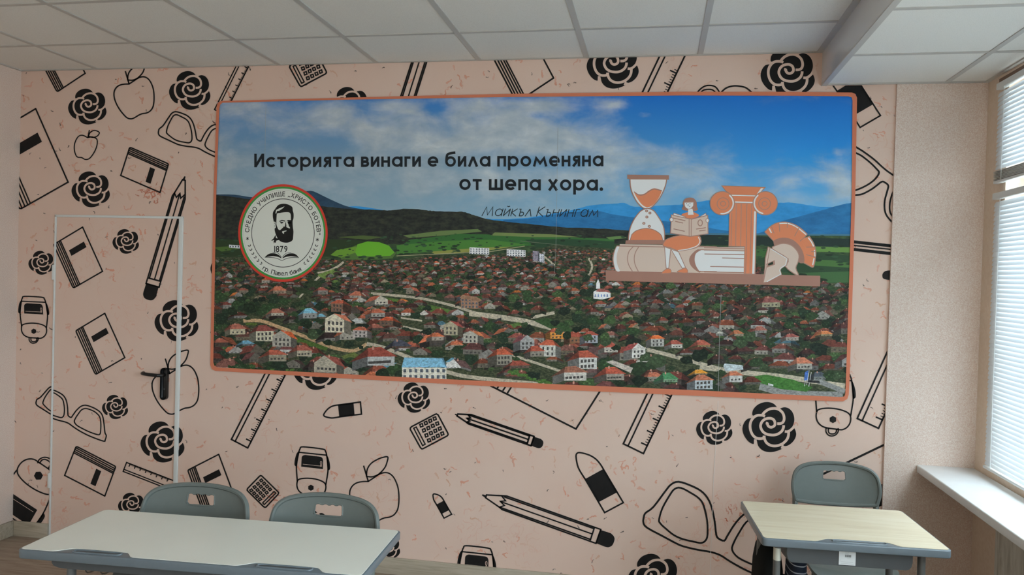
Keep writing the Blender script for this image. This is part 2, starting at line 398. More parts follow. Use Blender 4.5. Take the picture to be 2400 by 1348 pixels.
# ------------------------------------------------------------------ door covered with the wallpaper
door = tag(empty('door_1', (DX0, 0, 0)), kind='structure')
DZ = W(280, 507)[1]
def dbox(name, lo, hi, mat, bev=0.0, seg=2):
    return box(name, (lo[0] - DX0, lo[1], lo[2]), (hi[0] - DX0, hi[1], hi[2]), mat, door, bev, seg)
dbox('leaf', (DX0 + 0.006, -0.0006, 0.008), (DX1 - 0.015, 0.004, DZ - 0.010), m_paper)
dbox('edge_strip', (DX0 - 0.004, -0.009, 0.004), (DX0 + 0.006, 0, DZ), m_white, 0.002)
dbox('edge_strip', (DX1 - 0.017, -0.014, 0.0), (DX1 + 0.009, 0, DZ + 0.004), m_white, 0.003)
dbox('edge_strip', (DX0 - 0.004, -0.009, DZ - 0.010), (DX1 + 0.009, 0, DZ + 0.004), m_white, 0.002)
for z in (0.32, 1.62): dbox('hinge', (DX0 - 0.013, -0.016, z), (DX0 + 0.004, -0.001, z + 0.095), m_white, 0.005)
hx, hz = W(388, 898)
h = dbox('handle_plate', (hx - 0.022, -0.012, hz - 0.10), (hx + 0.022, -0.0015, hz + 0.094), m_black, 0.021, 4)
h0 = Vector((hx - DX0, -0.012, hz + 0.052))
hp = [h0, h0 + Vector((0, -0.035, 0)), h0 + Vector((-0.012, -0.048, 0)), h0 + Vector((-0.07, -0.050, 0.003)), h0 + Vector((-0.105, -0.049, 0.006)), h0 + Vector((-0.120, -0.040, 0.007)), h0 + Vector((-0.122, -0.026, 0.008))]
lv = tube('lever', hp, 0.0105, m_black, h, 12)
tube('keyhole', [(h0.x, -0.0122, hz - 0.035), (h0.x, -0.0132, hz - 0.035)], 0.005, m_tray, h, 10)

# ------------------------------------------------------------------ wallpaper print: drawings traced on the wall plane
CLIP = [((0.0005, 0, 0), (-1, 0, 0)), ((XP - 0.0005, 0, 0), (1, 0, 0)), ((0, 0, ZC - 0.001), (0, 0, 1)), ((0, 0, 0.06), (0, 0, -1))]
def crop(ox, oy, s): return lambda p: (ox + p[0] / s, oy + p[1] / s)
def T_id(p): return p
def sim(a0, a1, b0, b1, flip=False):
    """similarity of image positions taking a0->b0 and a1->b1"""
    a0, a1, b0, b1 = [complex(*p) for p in (a0, a1, b0, b1)]
    if flip:
        k = (b1 - b0) / (a1 - a0).conjugate()
        return lambda p: (lambda z: (z.real, z.imag))(b0 + k * (complex(*p) - a0).conjugate())
    k = (b1 - b0) / (a1 - a0)
    return lambda p: (lambda z: (z.real, z.imag))(b0 + k * (complex(*p) - a0))
def place(c0, c1, s, rot=0):
    k = s * complex(math.cos(R(rot)), math.sin(R(rot))); a = complex(*c0); b = complex(*c1)
    return lambda p: (lambda z: (z.real, z.imag))(b + k * (complex(*p) - a))
INK_Y, GAP_Y = 0.0016, 0.0020
def motif(name, prims, T=T_id, wscale=1.0, clip=(), src=T_id, noclip=False):
    ink = Ink(); gy_ = GAP_Y
    for pr in prims:
        k = pr[0]; pts = [T(src(p)) for p in pr[1]]
        if k == 'f': ink.fill(pts, INK_Y)
        elif k == 's': ink.stroke(pts, pr[2] * wscale * 1.38, INK_Y, None, pr[3] if len(pr) > 3 else False, 0, 0.3)
        elif k == 'g': gy_ += 0.000012; ink.stroke(pts, pr[2] * wscale, gy_, None, False, 1)
    return ink.build(name, [m_ink, m_paper], wall_back, list(CLIP) + list(clip))

# roses
RC = crop(1735, 935, 10.37)
rose_out = catmull([(330, 415), (296, 400), (300, 310), (340, 230), (420, 150), (540, 95), (660, 78), (770, 100), (850, 150), (905, 222), (945, 262), (985, 232), (1080, 208), (1180, 235), (1260, 310), (1305, 410), (1318, 520), (1300, 610), (1270, 690), (1315, 716), (1350, 790), (1362, 880), (1330, 980), (1260, 1070), (1180, 1130), (1100, 1155), (1030, 1140), (1000, 1188), (1028, 1213), (930, 1260), (820, 1292), (700, 1300), (580, 1275), (490, 1215), (430, 1130), (405, 1020), (370, 1000), (334, 1025), (338, 1098), (260, 1085), (170, 1010), (95, 900), (55, 770), (65, 660), (110, 560), (180, 490), (280, 468)], True, 3)
rose = [('f', rose_out),
        ('g', catmull([(622, 592), (660, 605), (672, 650), (720, 690), (780, 690), (835, 650), (846, 590), (820, 520), (760, 482), (690, 476), (600, 500), (530, 560), (494, 650), (508, 730), (560, 810), (640, 860), (740, 882), (840, 882), (930, 852), (1010, 790), (1050, 710), (1058, 645)], False, 4), 64 / 10.37),
        ('g', catmull([(900, 608), (980, 604), (1040, 570), (1068, 500), (1062, 420), (1030, 340), (960, 275), (880, 240), (800, 236), (710, 252), (630, 295), (575, 345), (538, 395)], False, 4), 64 / 10.37),
        ('g', catmull([(602, 428), (545, 406), (480, 402), (410, 408), (340, 445), (280, 515), (246, 600), (240, 700), (262, 800), (310, 890), (380, 950), (460, 972), (555, 962), (582, 905)], False, 4), 64 / 10.37),
        ('g', catmull([(584, 900), (588, 960), (612, 1030), (660, 1090), (740, 1135), (840, 1150), (950, 1132), (1050, 1080), (1130, 1000), (1170, 910), (1180, 800)], False, 4), 64 / 10.37),
        ('g', catmull([(1085, 797), (1150, 800), (1215, 770), (1280, 712), (1322, 655)], False, 3), 60 / 10.37),
        ('g', [(300, 440), (270, 432)], 46 / 10.37), ('g', [(368, 990), (362, 1110)], 64 / 10.37), ('g', [(1040, 1115), (1000, 1215)], 36 / 10.37)]
for (cx, cy, w) in [(205, 250, 90), (445, 212, 97), (213, 444, 90), (295, 566, 62), (97, 616, 60), (414, 752, 103), (270, 954, 61), (381, 1036, 103), (308, 1184, 62), (970, 932, 76),
                    (1436, 151, 122), (1846, 172, 127), (1674, 1003, 85), (1803, 1001, 126), (818, 246, 90), (739, 866, 103), (1531, 1354, 120), (906, 1284, 64), (545, 626, 103), (735, 1226, 64)]:
    s_ = w / 126.3
    motif('rose_print', rose, place(RC((708, 690)), (cx, cy), s_), s_, src=RC)

# apples
AC = crop(330, 810, 7.927)
stem = ('s', [(460, 250), (510, 420), (540, 520)], 2.4)
leaf = ('s', catmull([(510, 430), (515, 340), (545, 260), (600, 195), (670, 150), (760, 108), (880, 88), (870, 180), (830, 280), (740, 380), (660, 425), (590, 440), (512, 432)], False, 4), 2.4)
body = ('s', catmull([(540, 520), (640, 455), (740, 390), (830, 365), (910, 380), (980, 440), (1030, 530), (1065, 640), (1080, 780), (1075, 920), (1050, 1030), (990, 1110), (910, 1150), (820, 1165), (740, 1200), (650, 1255), (580, 1275), (500, 1255), (420, 1180), (340, 1080), (270, 960), (225, 840), (212, 740), (225, 660), (270, 590), (340, 545), (430, 525), (540, 520)], False, 4), 2.4)
sb = AC((540, 520))
motif('apple_print', [stem, leaf, body], src=AC)
motif('apple_print', [stem, leaf, body], place(sb, (863.4, 1128.4), 1.055), src=AC)
motif('apple_print', [stem, leaf, body], place(sb, (303, 197), 0.858), src=AC)
C1 = crop(0, 0, 2.995)
motif('apple_print', [('s', catmull([(617, 967), (580, 950), (550, 960), (528, 1000), (522, 1040), (530, 1080), (545, 1103), (575, 1107), (600, 1120), (630, 1112), (662, 1070), (682, 1020), (682, 980), (660, 965), (640, 962), (617, 967)], False, 4), 2.0),
                      ('s', [(628, 915), (618, 966)], 2.0), ('s', catmull([(622, 958), (635, 930), (665, 916), (698, 930), (685, 955), (655, 965), (622, 958)], False, 4), 2.0)], src=C1)

# notebooks
NC = crop(170, 725, 8.42)
nb = [('s', [(640, 80), (1035, 955)] + catmull([(480, 1275), (455, 1272), (436, 1245)], False, 3) + catmull([(80, 455), (76, 428), (95, 408)], False, 3) + [(640, 80)], 2.4),
      ('s', [(112, 412), (482, 1262)], 2.2), ('s', [(148, 395), (518, 1245)], 2.2), ('s', [(182, 375), (552, 1222)], 2.2), ('s', [(208, 360), (582, 1205)], 2.2),
      ('f', [(370, 540), (665, 365), (718, 475), (420, 650)])]
nTR, nBR, nBL, nTL = NC((640, 80)), NC((1035, 955)), NC((455, 1275)), NC((80, 420))
motif('notebook_print', nb, src=NC)
motif('notebook_print', nb, sim(nTR, nBL, (194, 532.5), (172, 674)), src=NC)
motif('notebook_print', nb, sim(nTR, nTL, (513, 1065), (442, 1101.7)), src=NC)
motif('notebook_print', nb, sim(nTR, nBR, (84, 255), (160, 427)), 1.1, src=NC)
motif('notebook_print', nb, sim(nTL, nBL, (394.6, 385.6), (305.5, 346)), src=NC)
motif('notebook_print', nb, sim(nTL, nBL, (271, 1095), (180, 1047)), src=NC)
motif('notebook_print', nb, sim(nBL, nBR, (134, 214), (200, 172)), src=NC)
motif('notebook_print', nb, sim(nBL, nBR, (1211, 238), (1297.5, 183)), 1.15, src=NC)
motif('notebook_print', nb, sim(nBL, nBR, (1145, 897), (1350, 1005.5)), 1.25, src=NC)
motif('notebook_print', [('s', [(1900, 1125), (2090, 1034)], 3.6), ('f', [(2058, 1138), (2080, 1130), (2080, 1180), (2060, 1188)])] + [('s', [(1949 + k - 60, 1332 - 118), (1949 + k + 40, 1332 + 80)], 3.4) for k in (0, 18.5, 36, 55, 71)], clip=[((W(2079, 900)[0], 0, 0), (1, 0, 0))])

# pencils
PC = crop(1120, 1145, 7.06)
pencil = [('f', [(70, 100), (85, 97), (155, 118), (140, 165), (70, 118)]),
          ('s', [(140, 106), (395, 120), (480, 125), (2040, 680)], 2.6), ('s', [(125, 150), (360, 312), (405, 350), (1960, 910)], 2.6),
          ('s', [(440, 140), (1908, 660)], 2.5), ('s', [(385, 220), (1885, 750)], 2.3), ('s', [(370, 312), (1862, 842)], 2.5),
          ('s', [(395, 122), (460, 205), (370, 212), (440, 280), (358, 312)], 2.4), ('s', [(1930, 645), (1862, 852)], 2.6), ('s', [(2030, 685), (1955, 905)], 2.4),
          ('f', [(2030, 685)] + catmull([(2200, 740), (2250, 790), (2262, 850), (2225, 940), (2160, 972), (2100, 962)], False, 3) + [(1955, 905)])]
pt, pe = PC((75, 110)), PC((2245, 860))
motif('pencil_print', pencil, src=PC)
motif('pencil_print', pencil, sim(pt, pe, (1066.5, 971), (1272, 1040)), 1.15, src=PC)
motif('pencil_print', pencil, sim(pt, pe, (433.4, 414), (351, 702)), src=PC)
motif('pencil_print', pencil, sim(pt, pe, (1014, 45), (920, 353)), src=PC)
XEND = [((W(2094, 600)[0], 0, 0), (1, 0, 0))]
motif('pencil_print', [('s', [(1990, 565.8), (2110, 578.8)], 5.2), ('s', [(1990, 574.2), (2110, 587)], 2.4), ('s', [(1990, 583.5), (2110, 597)], 5.2)])
motif('pencil_print', [('f', catmull([(2092, 636), (2076, 635), (2069, 641), (2068, 648), (2072, 654), (2092, 656)], True, 3)), ('s', [(2091, 634), (2091, 658)], 3), ('s', [(2091, 634), (2120, 636)], 2.6), ('s', [(2091, 658), (2120, 660)], 2.6)])

# rulers
UC = crop(1430, 900, 7.488)
ruler = [('s', [(232 + 950, 1050 - 1990), (232, 1050), (585, 1222), (585 + 950, 1222 - 1978)], 2.9), ('s', [(315, 1088), (315 + 920, 1088 - 1940)], 2.6)]
for k in range(37):
    t = k / 5.0; bx, by = 650 + 102.5 * t, 1080 - 215 * t
    Ln = (100, 46) if k % 5 == 0 else (46, 22)
    ruler.append(('s', [(bx + 6, by + 3), (bx - Ln[0], by - Ln[1])], 2.6 if k % 5 == 0 else 1.4))
ul, ur = UC((232, 1050)), UC((585, 1222))
motif('ruler_print', ruler, src=UC)
motif('ruler_print', ruler, sim(ul, ur, (542.6, 1030), (581, 1050)), 0.92, src=UC)
motif('ruler_print', ruler, place((0, 0), (-28, -671.6), 1.0), src=UC)
motif('ruler_print', ruler, place(ul, (503, 257), 0.5, 1), 0.7, src=UC)
motif('ruler_print', ruler, sim(ul, ur, (289, 1105), (297, 1084), True), 0.72, src=UC)
motif('ruler_print', ruler, sim(ul, ur, (2009, 981), (2059, 1004)), src=UC)

# calculators
KC = crop(950, 960, 13.48)
calc = [('s', [(158, 625), (166, 575), (205, 538), (935, 155), (985, 138), (1037, 168), (1345, 745), (1355, 792), (1322, 834), (572, 1232), (528, 1243), (482, 1208)], 2.6, True),
        ('s', [(268, 590), (348, 552), (630, 1095), (548, 1140)], 2.2, True)]
for r_ in range(4):
    for c_ in range(4):
        x, y = 510 + 140 * c_ + 80 * r_, 498 - 71 * c_ + 158 * r_
        q = [(-50, -28), (28, -55), (52, 28), (-26, 56)]
        calc.append(('s', [(x + a, y + b) for a, b in q], 2.3, True))
kTL, kBL = KC((165, 580)), KC((530, 1245))
motif('calculator_print', calc, src=KC)
motif('calculator_print', calc, sim(kTL, kBL, (621, 1189), (653.4, 1155)), 0.95, src=KC)
motif('calculator_print', calc, place(kBL, (706, 203), 0.97), src=KC)

# school bags
BC = crop(680, 1035, 9.63)
bag = [('s', catmull([(165, 890), (145, 620), (158, 450), (200, 240), (228, 165), (295, 120), (735, 170), (800, 222), (826, 300), (845, 450), (858, 640), (838, 800), (810, 965)], False, 4), 2.4),
       ('s', [(205, 243), (825, 308)], 2.3),
       ('s', catmull([(165, 900), (195, 858), (280, 834), (420, 828), (580, 848), (720, 895), (790, 950), (810, 1020), (795, 1110), (740, 1190), (650, 1235), (540, 1226), (340, 1197), (240, 1150), (180, 1080), (155, 990)], True, 4), 2.4),
       ('f', catmull([(198, 225), (150, 270), (115, 380), (99, 500), (112, 545), (148, 552), (160, 420)], True, 3)), ('f', catmull([(828, 305), (870, 380), (900, 500), (905, 610), (880, 645), (850, 642), (843, 480)], True, 3)),
       ('f', [(262, 375)] + catmull([(266, 345), (295, 315), (340, 302)], False, 3) + catmull([(680, 342), (725, 365), (747, 425)], False, 3) + [(742, 622), (252, 565)]),
       ('g', [(290, 510), (690, 553)], 1.0), ('g', catmull([(700, 540), (685, 500), (683, 465), (700, 445), (717, 465), (715, 510), (702, 535), (682, 548), (700, 566), (716, 548), (700, 535)], False, 3), 1.0),
       ('f', [(472 + 70 * math.cos(R(30 + 60 * k)), 1043 + 70 * math.sin(R(30 + 60 * k))) for k in range(6)]),
       ('s', catmull([(342, 1200), (342, 1275), (385, 1336), (447, 1355), (520, 1336), (571, 1275), (571, 1213)], False, 4), 2.2), ('s', catmull([(386, 1212), (388, 1275), (422, 1312), (497, 1312), (534, 1275), (540, 1220)], False, 4), 2.2)]
hexc = BC((472, 1043))
motif('school_bag_print', bag, src=BC)
motif('school_bag_print', bag, place(hexc, (79.5, 776.5), 0.865, -3.5), 0.9, src=BC)
motif('school_bag_print', bag, place(hexc, (1952, 983.4), 1.19), 1.05, src=BC)
motif('school_bag_print', bag, place(BC((205, 240)), (1083.8, 1292.7), 1.09), 1.05, src=BC)
motif('school_bag_print', bag, sim(hexc, BC((468, 1225)), (90.5, 1115), (103.5, 1090.5)), 1.0, clip=[((DX0 - 0.012, 0, 0), (1, 0, 0))], src=BC)

# spectacles
GC = crop(70, 890, 8.425)
gl_out = catmull([(160, 455), (230, 410), (340, 285), (400, 225), (465, 208), (560, 245), (650, 300), (705, 370), (735, 460), (750, 580), (755, 690), (775, 725), (820, 745), (850, 705), (920, 610), (1000, 535), (1080, 505), (1170, 520), (1290, 570), (1390, 640), (1440, 720), (1465, 850), (1480, 1000), (1490, 1060), (1512, 1105), (1492, 1185), (1455, 1213), (1200, 1120), (1000, 1020), (860, 930), (780, 870), (700, 835), (580, 805), (465, 768), (400, 735), (290, 665), (165, 585), (135, 540), (142, 490)], True, 3)
gl_l = catmull([(272, 520), (308, 425), (378, 320), (425, 268), (480, 262), (560, 310), (630, 365), (665, 430), (685, 560), (680, 680), (660, 730), (620, 750), (560, 735), (465, 705), (390, 665), (325, 605), (280, 555)], True, 3)
gl_r = catmull([(882, 830), (900, 770), (950, 690), (1020, 600), (1090, 570), (1160, 580), (1270, 625), (1350, 690), (1390, 760), (1405, 880), (1400, 1020), (1385, 1075), (1340, 1085), (1200, 1040), (1050, 970), (930, 900)], True, 3)
glas = [('s', gl_out, 2.3, True), ('s', gl_l, 2.2, True), ('s', gl_r, 2.2, True)]
motif('spectacles_print', glas, src=GC, clip=[((DX0, 0, 0), (-1, 0, 0))])
motif('spectacles_print', glas, place((0, 0), (-1.2, -8.3), 1.0), src=GC, clip=[((DX0, 0, 0), (1, 0, 0))])
motif('spectacles_print', glas, sim(GC((142, 490)), GC((820, 745)), (1509, 1212), (1697.5, 1267.3)), 1.4, src=GC)
motif('spectacles_print', glas, sim(GC((142, 490)), GC((820, 745)), (372, 307), (471, 330.6)), 1.05, src=GC)
G4 = crop(1950, 300, 6.13)
motif('spectacles_print', [('s', catmull([(300, 245), (345, 275), (450, 340), (600, 450), (720, 560), (820, 640), (940, 715)], False, 4), 3.0),
    ('s', catmull([(300, 335), (345, 360), (430, 405), (550, 500), (640, 590), (675, 640), (640, 710), (560, 785), (450, 850), (340, 895), (300, 900)], False, 4), 3.0),
    ('s', catmull([(300, 967), (335, 965), (420, 955), (500, 920), (600, 860), (710, 775), (760, 785), (808, 830), (790, 920), (758, 1040), (755, 1160), (780, 1250), (850, 1340), (940, 1420)], False, 4), 3.0),
    ('s', catmull([(940, 800), (910, 850), (860, 960), (830, 1080), (830, 1190), (860, 1260), (940, 1350)], False, 4), 2.8)], src=G4)
C3 = crop(1600, 0, 2.995)
motif('spectacles_print', [('s', catmull([(95, 660), (125, 625), (160, 604), (200, 601), (235, 615), (265, 660)], False, 4), 2.6), ('s', catmull([(120, 665), (140, 637), (175, 628), (210, 632), (240, 660)], False, 4), 2.4),
                           ('s', catmull([(255, 665), (300, 622), (350, 605), (400, 606), (450, 620), (500, 665)], False, 4), 2.8)], src=C3)

# erasers
EC = crop(1320, 1040, 7.489)
eraser = [('s', catmull([(385, 620), (290, 470), (250, 370), (226, 225), (240, 175), (285, 156), (400, 180), (500, 220), (590, 285), (660, 370), (705, 445)], False, 4) + [(1055, 1035), (728, 1210), (385, 620)], 2.7), ('f', [(395, 615), (700, 447), (945, 855), (625, 1025)])]
eT, eB, eR = EC((225, 200)), EC((728, 1210)), EC((1055, 1035))
motif('eraser_print', eraser, src=EC)
motif('eraser_print', eraser, sim(eT, eB, (1015, 1160), (1041, 1214.5)), 0.85, src=EC)
motif('eraser_print', eraser, sim(eT, eB, (760.8, 976), (847.5, 970.8)), 0.95, src=EC)
motif('eraser_print', eraser, sim(eB, eR, (2015.7, 299), (2063.4, 271)), src=EC, clip=[((0, 0, ZS - 0.001), (0, 0, 1))])

# red squiggles, crackle patches and dark flecks scattered over the paper
sq = Ink(); rg = random.Random(3)
SQ = [0]
def squig(x, y, L, w, col, yy):
    SQ[0] += 1; yy += 0.000004 * (SQ[0] % 60)
    a = rg.uniform(0, 6.28); pts = [(x, y)]; n = rg.randint(3, 6)
    for k in range(n):
        a += rg.uniform(-1.15, 1.15); x += math.cos(a) * L / n; y += math.sin(a) * L / n; pts.append((x, y))
    P = catmull(pts, False, 2); sq.stroke(P[:len(P) // 2 + 1], w, yy, col); sq.stroke(P[len(P) // 2:], w * 0.6, yy + 0.000002, col)
def mixp(c, t): return tuple(PINK[i] * (1 - t) + c[i] * t for i in range(3)) + (1,)
RED, TAN, DARK = (0.80, 0.29, 0.17), (0.74, 0.40, 0.25), (0.06, 0.05, 0.045)
for i in range(1150):
    x, y = rg.uniform(20, 2110), rg.uniform(130, 1348)
    c = mixp(RED, rg.uniform(0.3, 0.7)) if rg.random() < 0.75 else mixp(TAN, rg.uniform(0.3, 0.7))
    squig(x, y, rg.uniform(8, 22), rg.uniform(2.4, 5.0), c, 0.0008)
    if rg.random() < 0.5: squig(x + rg.uniform(-5, 5), y + rg.uniform(-5, 5), rg.uniform(6, 13), rg.uniform(2.0, 3.6), c, 0.0008)
spots = [(700, 165), (1600, 150), (300, 740), (180, 620), (250, 560), (90, 930), (230, 1110), (860, 920), (620, 1000), (1200, 1250), (1240, 1290), (1600, 1300), (1650, 1270), (1760, 1180), (1700, 1200), (880, 1150), (2065, 330), (2060, 430), (2060, 800), (400, 440), (1890, 1180), (130, 1200), (90, 1210), (1100, 1240), (1550, 1320), (700, 1100), (350, 700), (480, 300)]
for (cx, cy) in spots:
    for k in range(26): squig(cx + rg.gauss(0, 34), cy + rg.gauss(0, 30), rg.uniform(12, 30), rg.uniform(1.2, 2.6), mixp(RED if rg.random() < 0.7 else TAN, rg.uniform(0.12, 0.26)), 0.00070)
for (cx, cy) in [(365, 455), (640, 1165), (1722, 1202), (655, 1195), (350, 445)]:
    for k in range(16): squig(cx + rg.gauss(0, 14), cy + rg.gauss(0, 10), rg.uniform(6, 14), rg.uniform(1.6, 3.4), mixp((0.62, 0.15, 0.07), rg.uniform(0.5, 0.9)), 0.00105)
for i in range(330): squig(rg.uniform(20, 2110), rg.uniform(130, 1348), rg.uniform(4, 10), rg.uniform(1.2, 2.4), mixp(DARK, rg.uniform(0.7, 1.0)), 0.0012)
o = sq.build('fleck_print', m_print, wall_back, CLIP); o['kind'] = 'stuff'
seam = Ink(); seam.stroke([(1683, 940), (1672, 1130), (1664, 1348)], 1.1, 0.0022); seam.build('paper_seam', newmat('pale_paper_seam', (0.82, 0.74, 0.68, 1), 0.6), wall_back)

# ------------------------------------------------------------------ the mural: framed photograph of a town, printed on the wall
mural = empty('wall_mural', (W(1250, 580)[0], 0.0, W(1250, 580)[1]), 0, 'wide printed town photograph with orange border, quotation and school emblem on the pink wall', 'mural')
mural_inv = Matrix.Translation(-mural.location)
def madd(ink, name, mats, parent=None, clip=()):
    o = ink.build(name, mats, None, clip)
    if o is None: return None
    o.parent = parent or mural
    if parent is None: o.matrix_parent_inverse = mural_inv
    return o
def P(r, g, b, e=None):
    """print colour: what the photo shows on that spot, brought up to the ink's own colour"""
    e = EXPO if e is None else e
    return tuple(min(0.92, lin(c) * e + 0.004) for c in (r, g, b)) + (1,)
EXPO = 1.9
out_c = [(519, 237.5), (735, 231.5), (950, 226), (1200, 220.5), (1600, 215.8), (1850, 216), (1996, 217.5), (2004, 221), (2008, 230), (2004, 450), (1998, 670), (1990, 900), (1988.5, 925), (1985, 935), (1975, 940.5), (1800, 935), (1600, 926), (1300, 913), (1000, 897), (750, 883.5), (506, 869), (498, 865), (494.5, 855), (498, 650), (502.5, 450), (509, 250), (512, 241)]
in_c = [(523, 241.5), (800, 234.6), (1200, 228), (1600, 224.5), (1850, 225.2), (1988, 226.5), (1995, 229), (1997.3, 236), (1995.6, 450), (1989, 670), (1981.6, 900), (1980.5, 922), (1978, 929), (1970, 930.2), (1800, 922.5), (1600, 913), (1300, 900), (1000, 886.5), (750, 873.5), (512, 861), (504, 857), (501.5, 849), (505, 650), (508.5, 450), (515.5, 256), (517.5, 246)]
b_ = Ink(); b_.fill([out_c, in_c], 0.0068)
m_border = newmat('terracotta_print', P(178, 104, 78, 1.75), 0.6, 0.25)
v = coords(m_border); f = noise(m_border, v, 6, 2); cc = P(178, 104, 78, 1.75); setcol(m_border, ramp(m_border, f, [(0.3, tuple(x * 0.96 for x in cc[:3]) + (1,)), (0.7, cc)]))
madd(b_, 'border', m_border)
mid = [((a[0] + b[0]) / 2, (a[1] + b[1]) / 2) for a, b in ((out_c[0], in_c[0]), (out_c[6], in_c[5]), (out_c[14], in_c[13]), (out_c[20], in_c[19]))]
MW = [W(505, 500), W(1000, 891), W(1500, 914), W(1990, 650), W(1000, 229)]
def edge_plane(p, q, up_):
    a, b = W(*p), W(*q); d = Vector((b[0] - a[0], 0, b[1] - a[1])).normalized(); n = Vector((-d.z, 0, d.x))
    if (n.z > 0) != up_: n = -n
    return ((a[0], 0, a[1]), tuple(n))
MCLIP = [((W(499.5, 700)[0], 0, 0), (-1, 0, 0)), ((W(2000, 450)[0], 0, 0), (1, 0, 0)), edge_plane((509, 865), (1000, 891.5), False), edge_plane((1000, 891.5), (1600, 919.5), False), edge_plane((1600, 919.5), (1974, 935.5), False),
         edge_plane((521, 239.5), (800, 232.3), True), edge_plane((800, 232.3), (1200, 224.3), True), edge_plane((1200, 224.3), (1600, 220.2), True), edge_plane((1600, 220.2), (1990, 221.8), True)]

# --- sky with clouds
SX = [505, 560, 620, 700, 780, 860, 940, 1020, 1100, 1180, 1260, 1340, 1420, 1500, 1600, 1700, 1800, 1900, 2000]
SY = [222, 245, 270, 300, 330, 360, 400, 440, 480, 520, 560]
def sky_base(x, y):
    t = min(1, max(0, (x - 505) / 1495)); h = min(1, max(0, (y - 225) / 300))
    def mixc(a, b, k): return tuple(a[i] * (1 - k) + b[i] * k for i in range(3))
    top = mixc((66, 112, 164), (20, 94, 170), min(1, t * 1.5)); mid_ = mixc((104, 130, 150), (36, 124, 190), max(0, min(1, (t - 0.35) * 1.7))); low = mixc((122, 140, 148), (112, 156, 186), t)
    return mixc(top, mid_, h * 2) if h < 0.5 else mixc(mid_, low, h * 2 - 1)
blobs = [(560, 250, 90, 22, .75), (520, 330, 40, 60, .45), (700, 285, 130, 26, .45), (760, 255, 90, 20, .7), (880, 300, 110, 40, .75), (930, 250, 60, 18, .85), (1100, 265, 90, 40, .9), (1020, 256, 32, 14, -.9),
         (1220, 290, 110, 45, .95), (1290, 245, 70, 20, .75), (1150, 345, 150, 34, .7), (990, 340, 100, 30, .7), (1330, 330, 90, 30, .8), (1450, 350, 80, 40, .8), (1560, 370, 70, 36, .7), (1440, 245, 34, 12, .95), (1515, 270, 18, 8, 1.0),
         (1270, 272, 22, 10, -.5), (1345, 262, 40, 24, -.35), (1640, 395, 80, 26, .5), (1380, 420, 120, 30, .45), (1200, 420, 200, 40, .45), (900, 410, 200, 40, .35), (760, 340, 90, 12, -.3), (650, 330, 60, 10, -.25), (1960, 410, 45, 34, .9), (1985, 440, 40, 24, .8),
         (1850, 430, 30, 14, .6), (1965, 355, 10, 10, .7), (1780, 395, 60, 8, .45), (1720, 465, 60, 12, .6), (1660, 460, 30, 20, .65), (1900, 465, 90, 14, .45), (620, 430, 140, 40, .3), (1560, 300, 120, 60, -.6), (1750, 290, 160, 60, -.6), (1930, 290, 90, 50, -.5)]
vs, fs, ca, cb = [], [], [], []
NX, NY = 100, 44
for j in range(NY + 1):
    for i in range(NX + 1):
        px, py = 500 + (2006 - 500) * i / NX, 220 + (560 - 220) * j / NY
        x, z = W(px, py); vs.append((x, -0.0030, z))
        c = P(*sky_base(px, py)); a = 0.18
        for (bx, by, rx, ry, k) in blobs:
            d = ((px - bx) / rx) ** 2 + ((py - by) / ry) ** 2
            if d < 9: a += k * math.exp(-d)
        ca += list(c); cb.append(max(-0.3, min(1.15, a)))
for j in range(NY):
    for i in range(NX): k = j * (NX + 1) + i; fs.append((k, k + NX + 1, k + NX + 2, k + 1))
m_sky = newmat('printed_sky', (0.3, 0.4, 0.6, 1), 0.6, 0.25)
a1 = nd(m_sky, 'ShaderNodeAttribute'); a1.attribute_name = 'Col'; a2 = nd(m_sky, 'ShaderNodeAttribute'); a2.attribute_name = 'cloud'
v = coords(m_sky, True, (1, 1, 1.9)); n1 = noise(m_sky, v, 3.2, 9, 0.62, 0.35)
mth = nd(m_sky, 'ShaderNodeMath', operation='MULTIPLY_ADD'); lk(m_sky, n1, mth.inputs[0]); mth.inputs[1].default_value = 2.4; mth.inputs[2].default_value = -1.25
ad = nd(m_sky, 'ShaderNodeMath', operation='ADD'); lk(m_sky, mth.outputs[0], ad.inputs[0]); lk(m_sky, a2.outputs['Fac'], ad.inputs[1])
mr = nd(m_sky, 'ShaderNodeMapRange'); mr.interpolation_type = 'SMOOTHSTEP'; mr.inputs[1].default_value = -0.1; mr.inputs[2].default_value = 1.3; mr.inputs[4].default_value = 0.88; lk(m_sky, ad.outputs[0], mr.inputs[0])
n2 = noise(m_sky, v, 5.5, 6, 0.6, 0.2); cc = ramp(m_sky, n2, [(0.30, P(134, 146, 154)), (0.52, P(158, 164, 167)), (0.74, P(182, 187, 190))])
mx = nd(m_sky, 'ShaderNodeMix', data_type='RGBA'); lk(m_sky, mr.outputs[0], mx.inputs[0]); lk(m_sky, a1.outputs['Color'], mx.inputs[6]); lk(m_sky, cc, mx.inputs[7]); setcol(m_sky, mx.outputs[2])
me = mesh('sky', vs, fs, m_sky)
at = me.attributes.new('Col', 'FLOAT_COLOR', 'POINT'); at.data.foreach_set('color', ca); at = me.attributes.new('cloud', 'FLOAT', 'POINT'); at.data.foreach_set('value', cb)
bm = bmesh.new(); bm.from_mesh(me)
for co, no in MCLIP[:2] + MCLIP[5:]: bmesh.ops.bisect_plane(bm, geom=bm.verts[:] + bm.edges[:] + bm.faces[:], dist=1e-7, plane_co=co, plane_no=no, clear_outer=True)
bm.to_mesh(me); bm.free()
o = link('sky', me, mural); o.matrix_parent_inverse = mural_inv

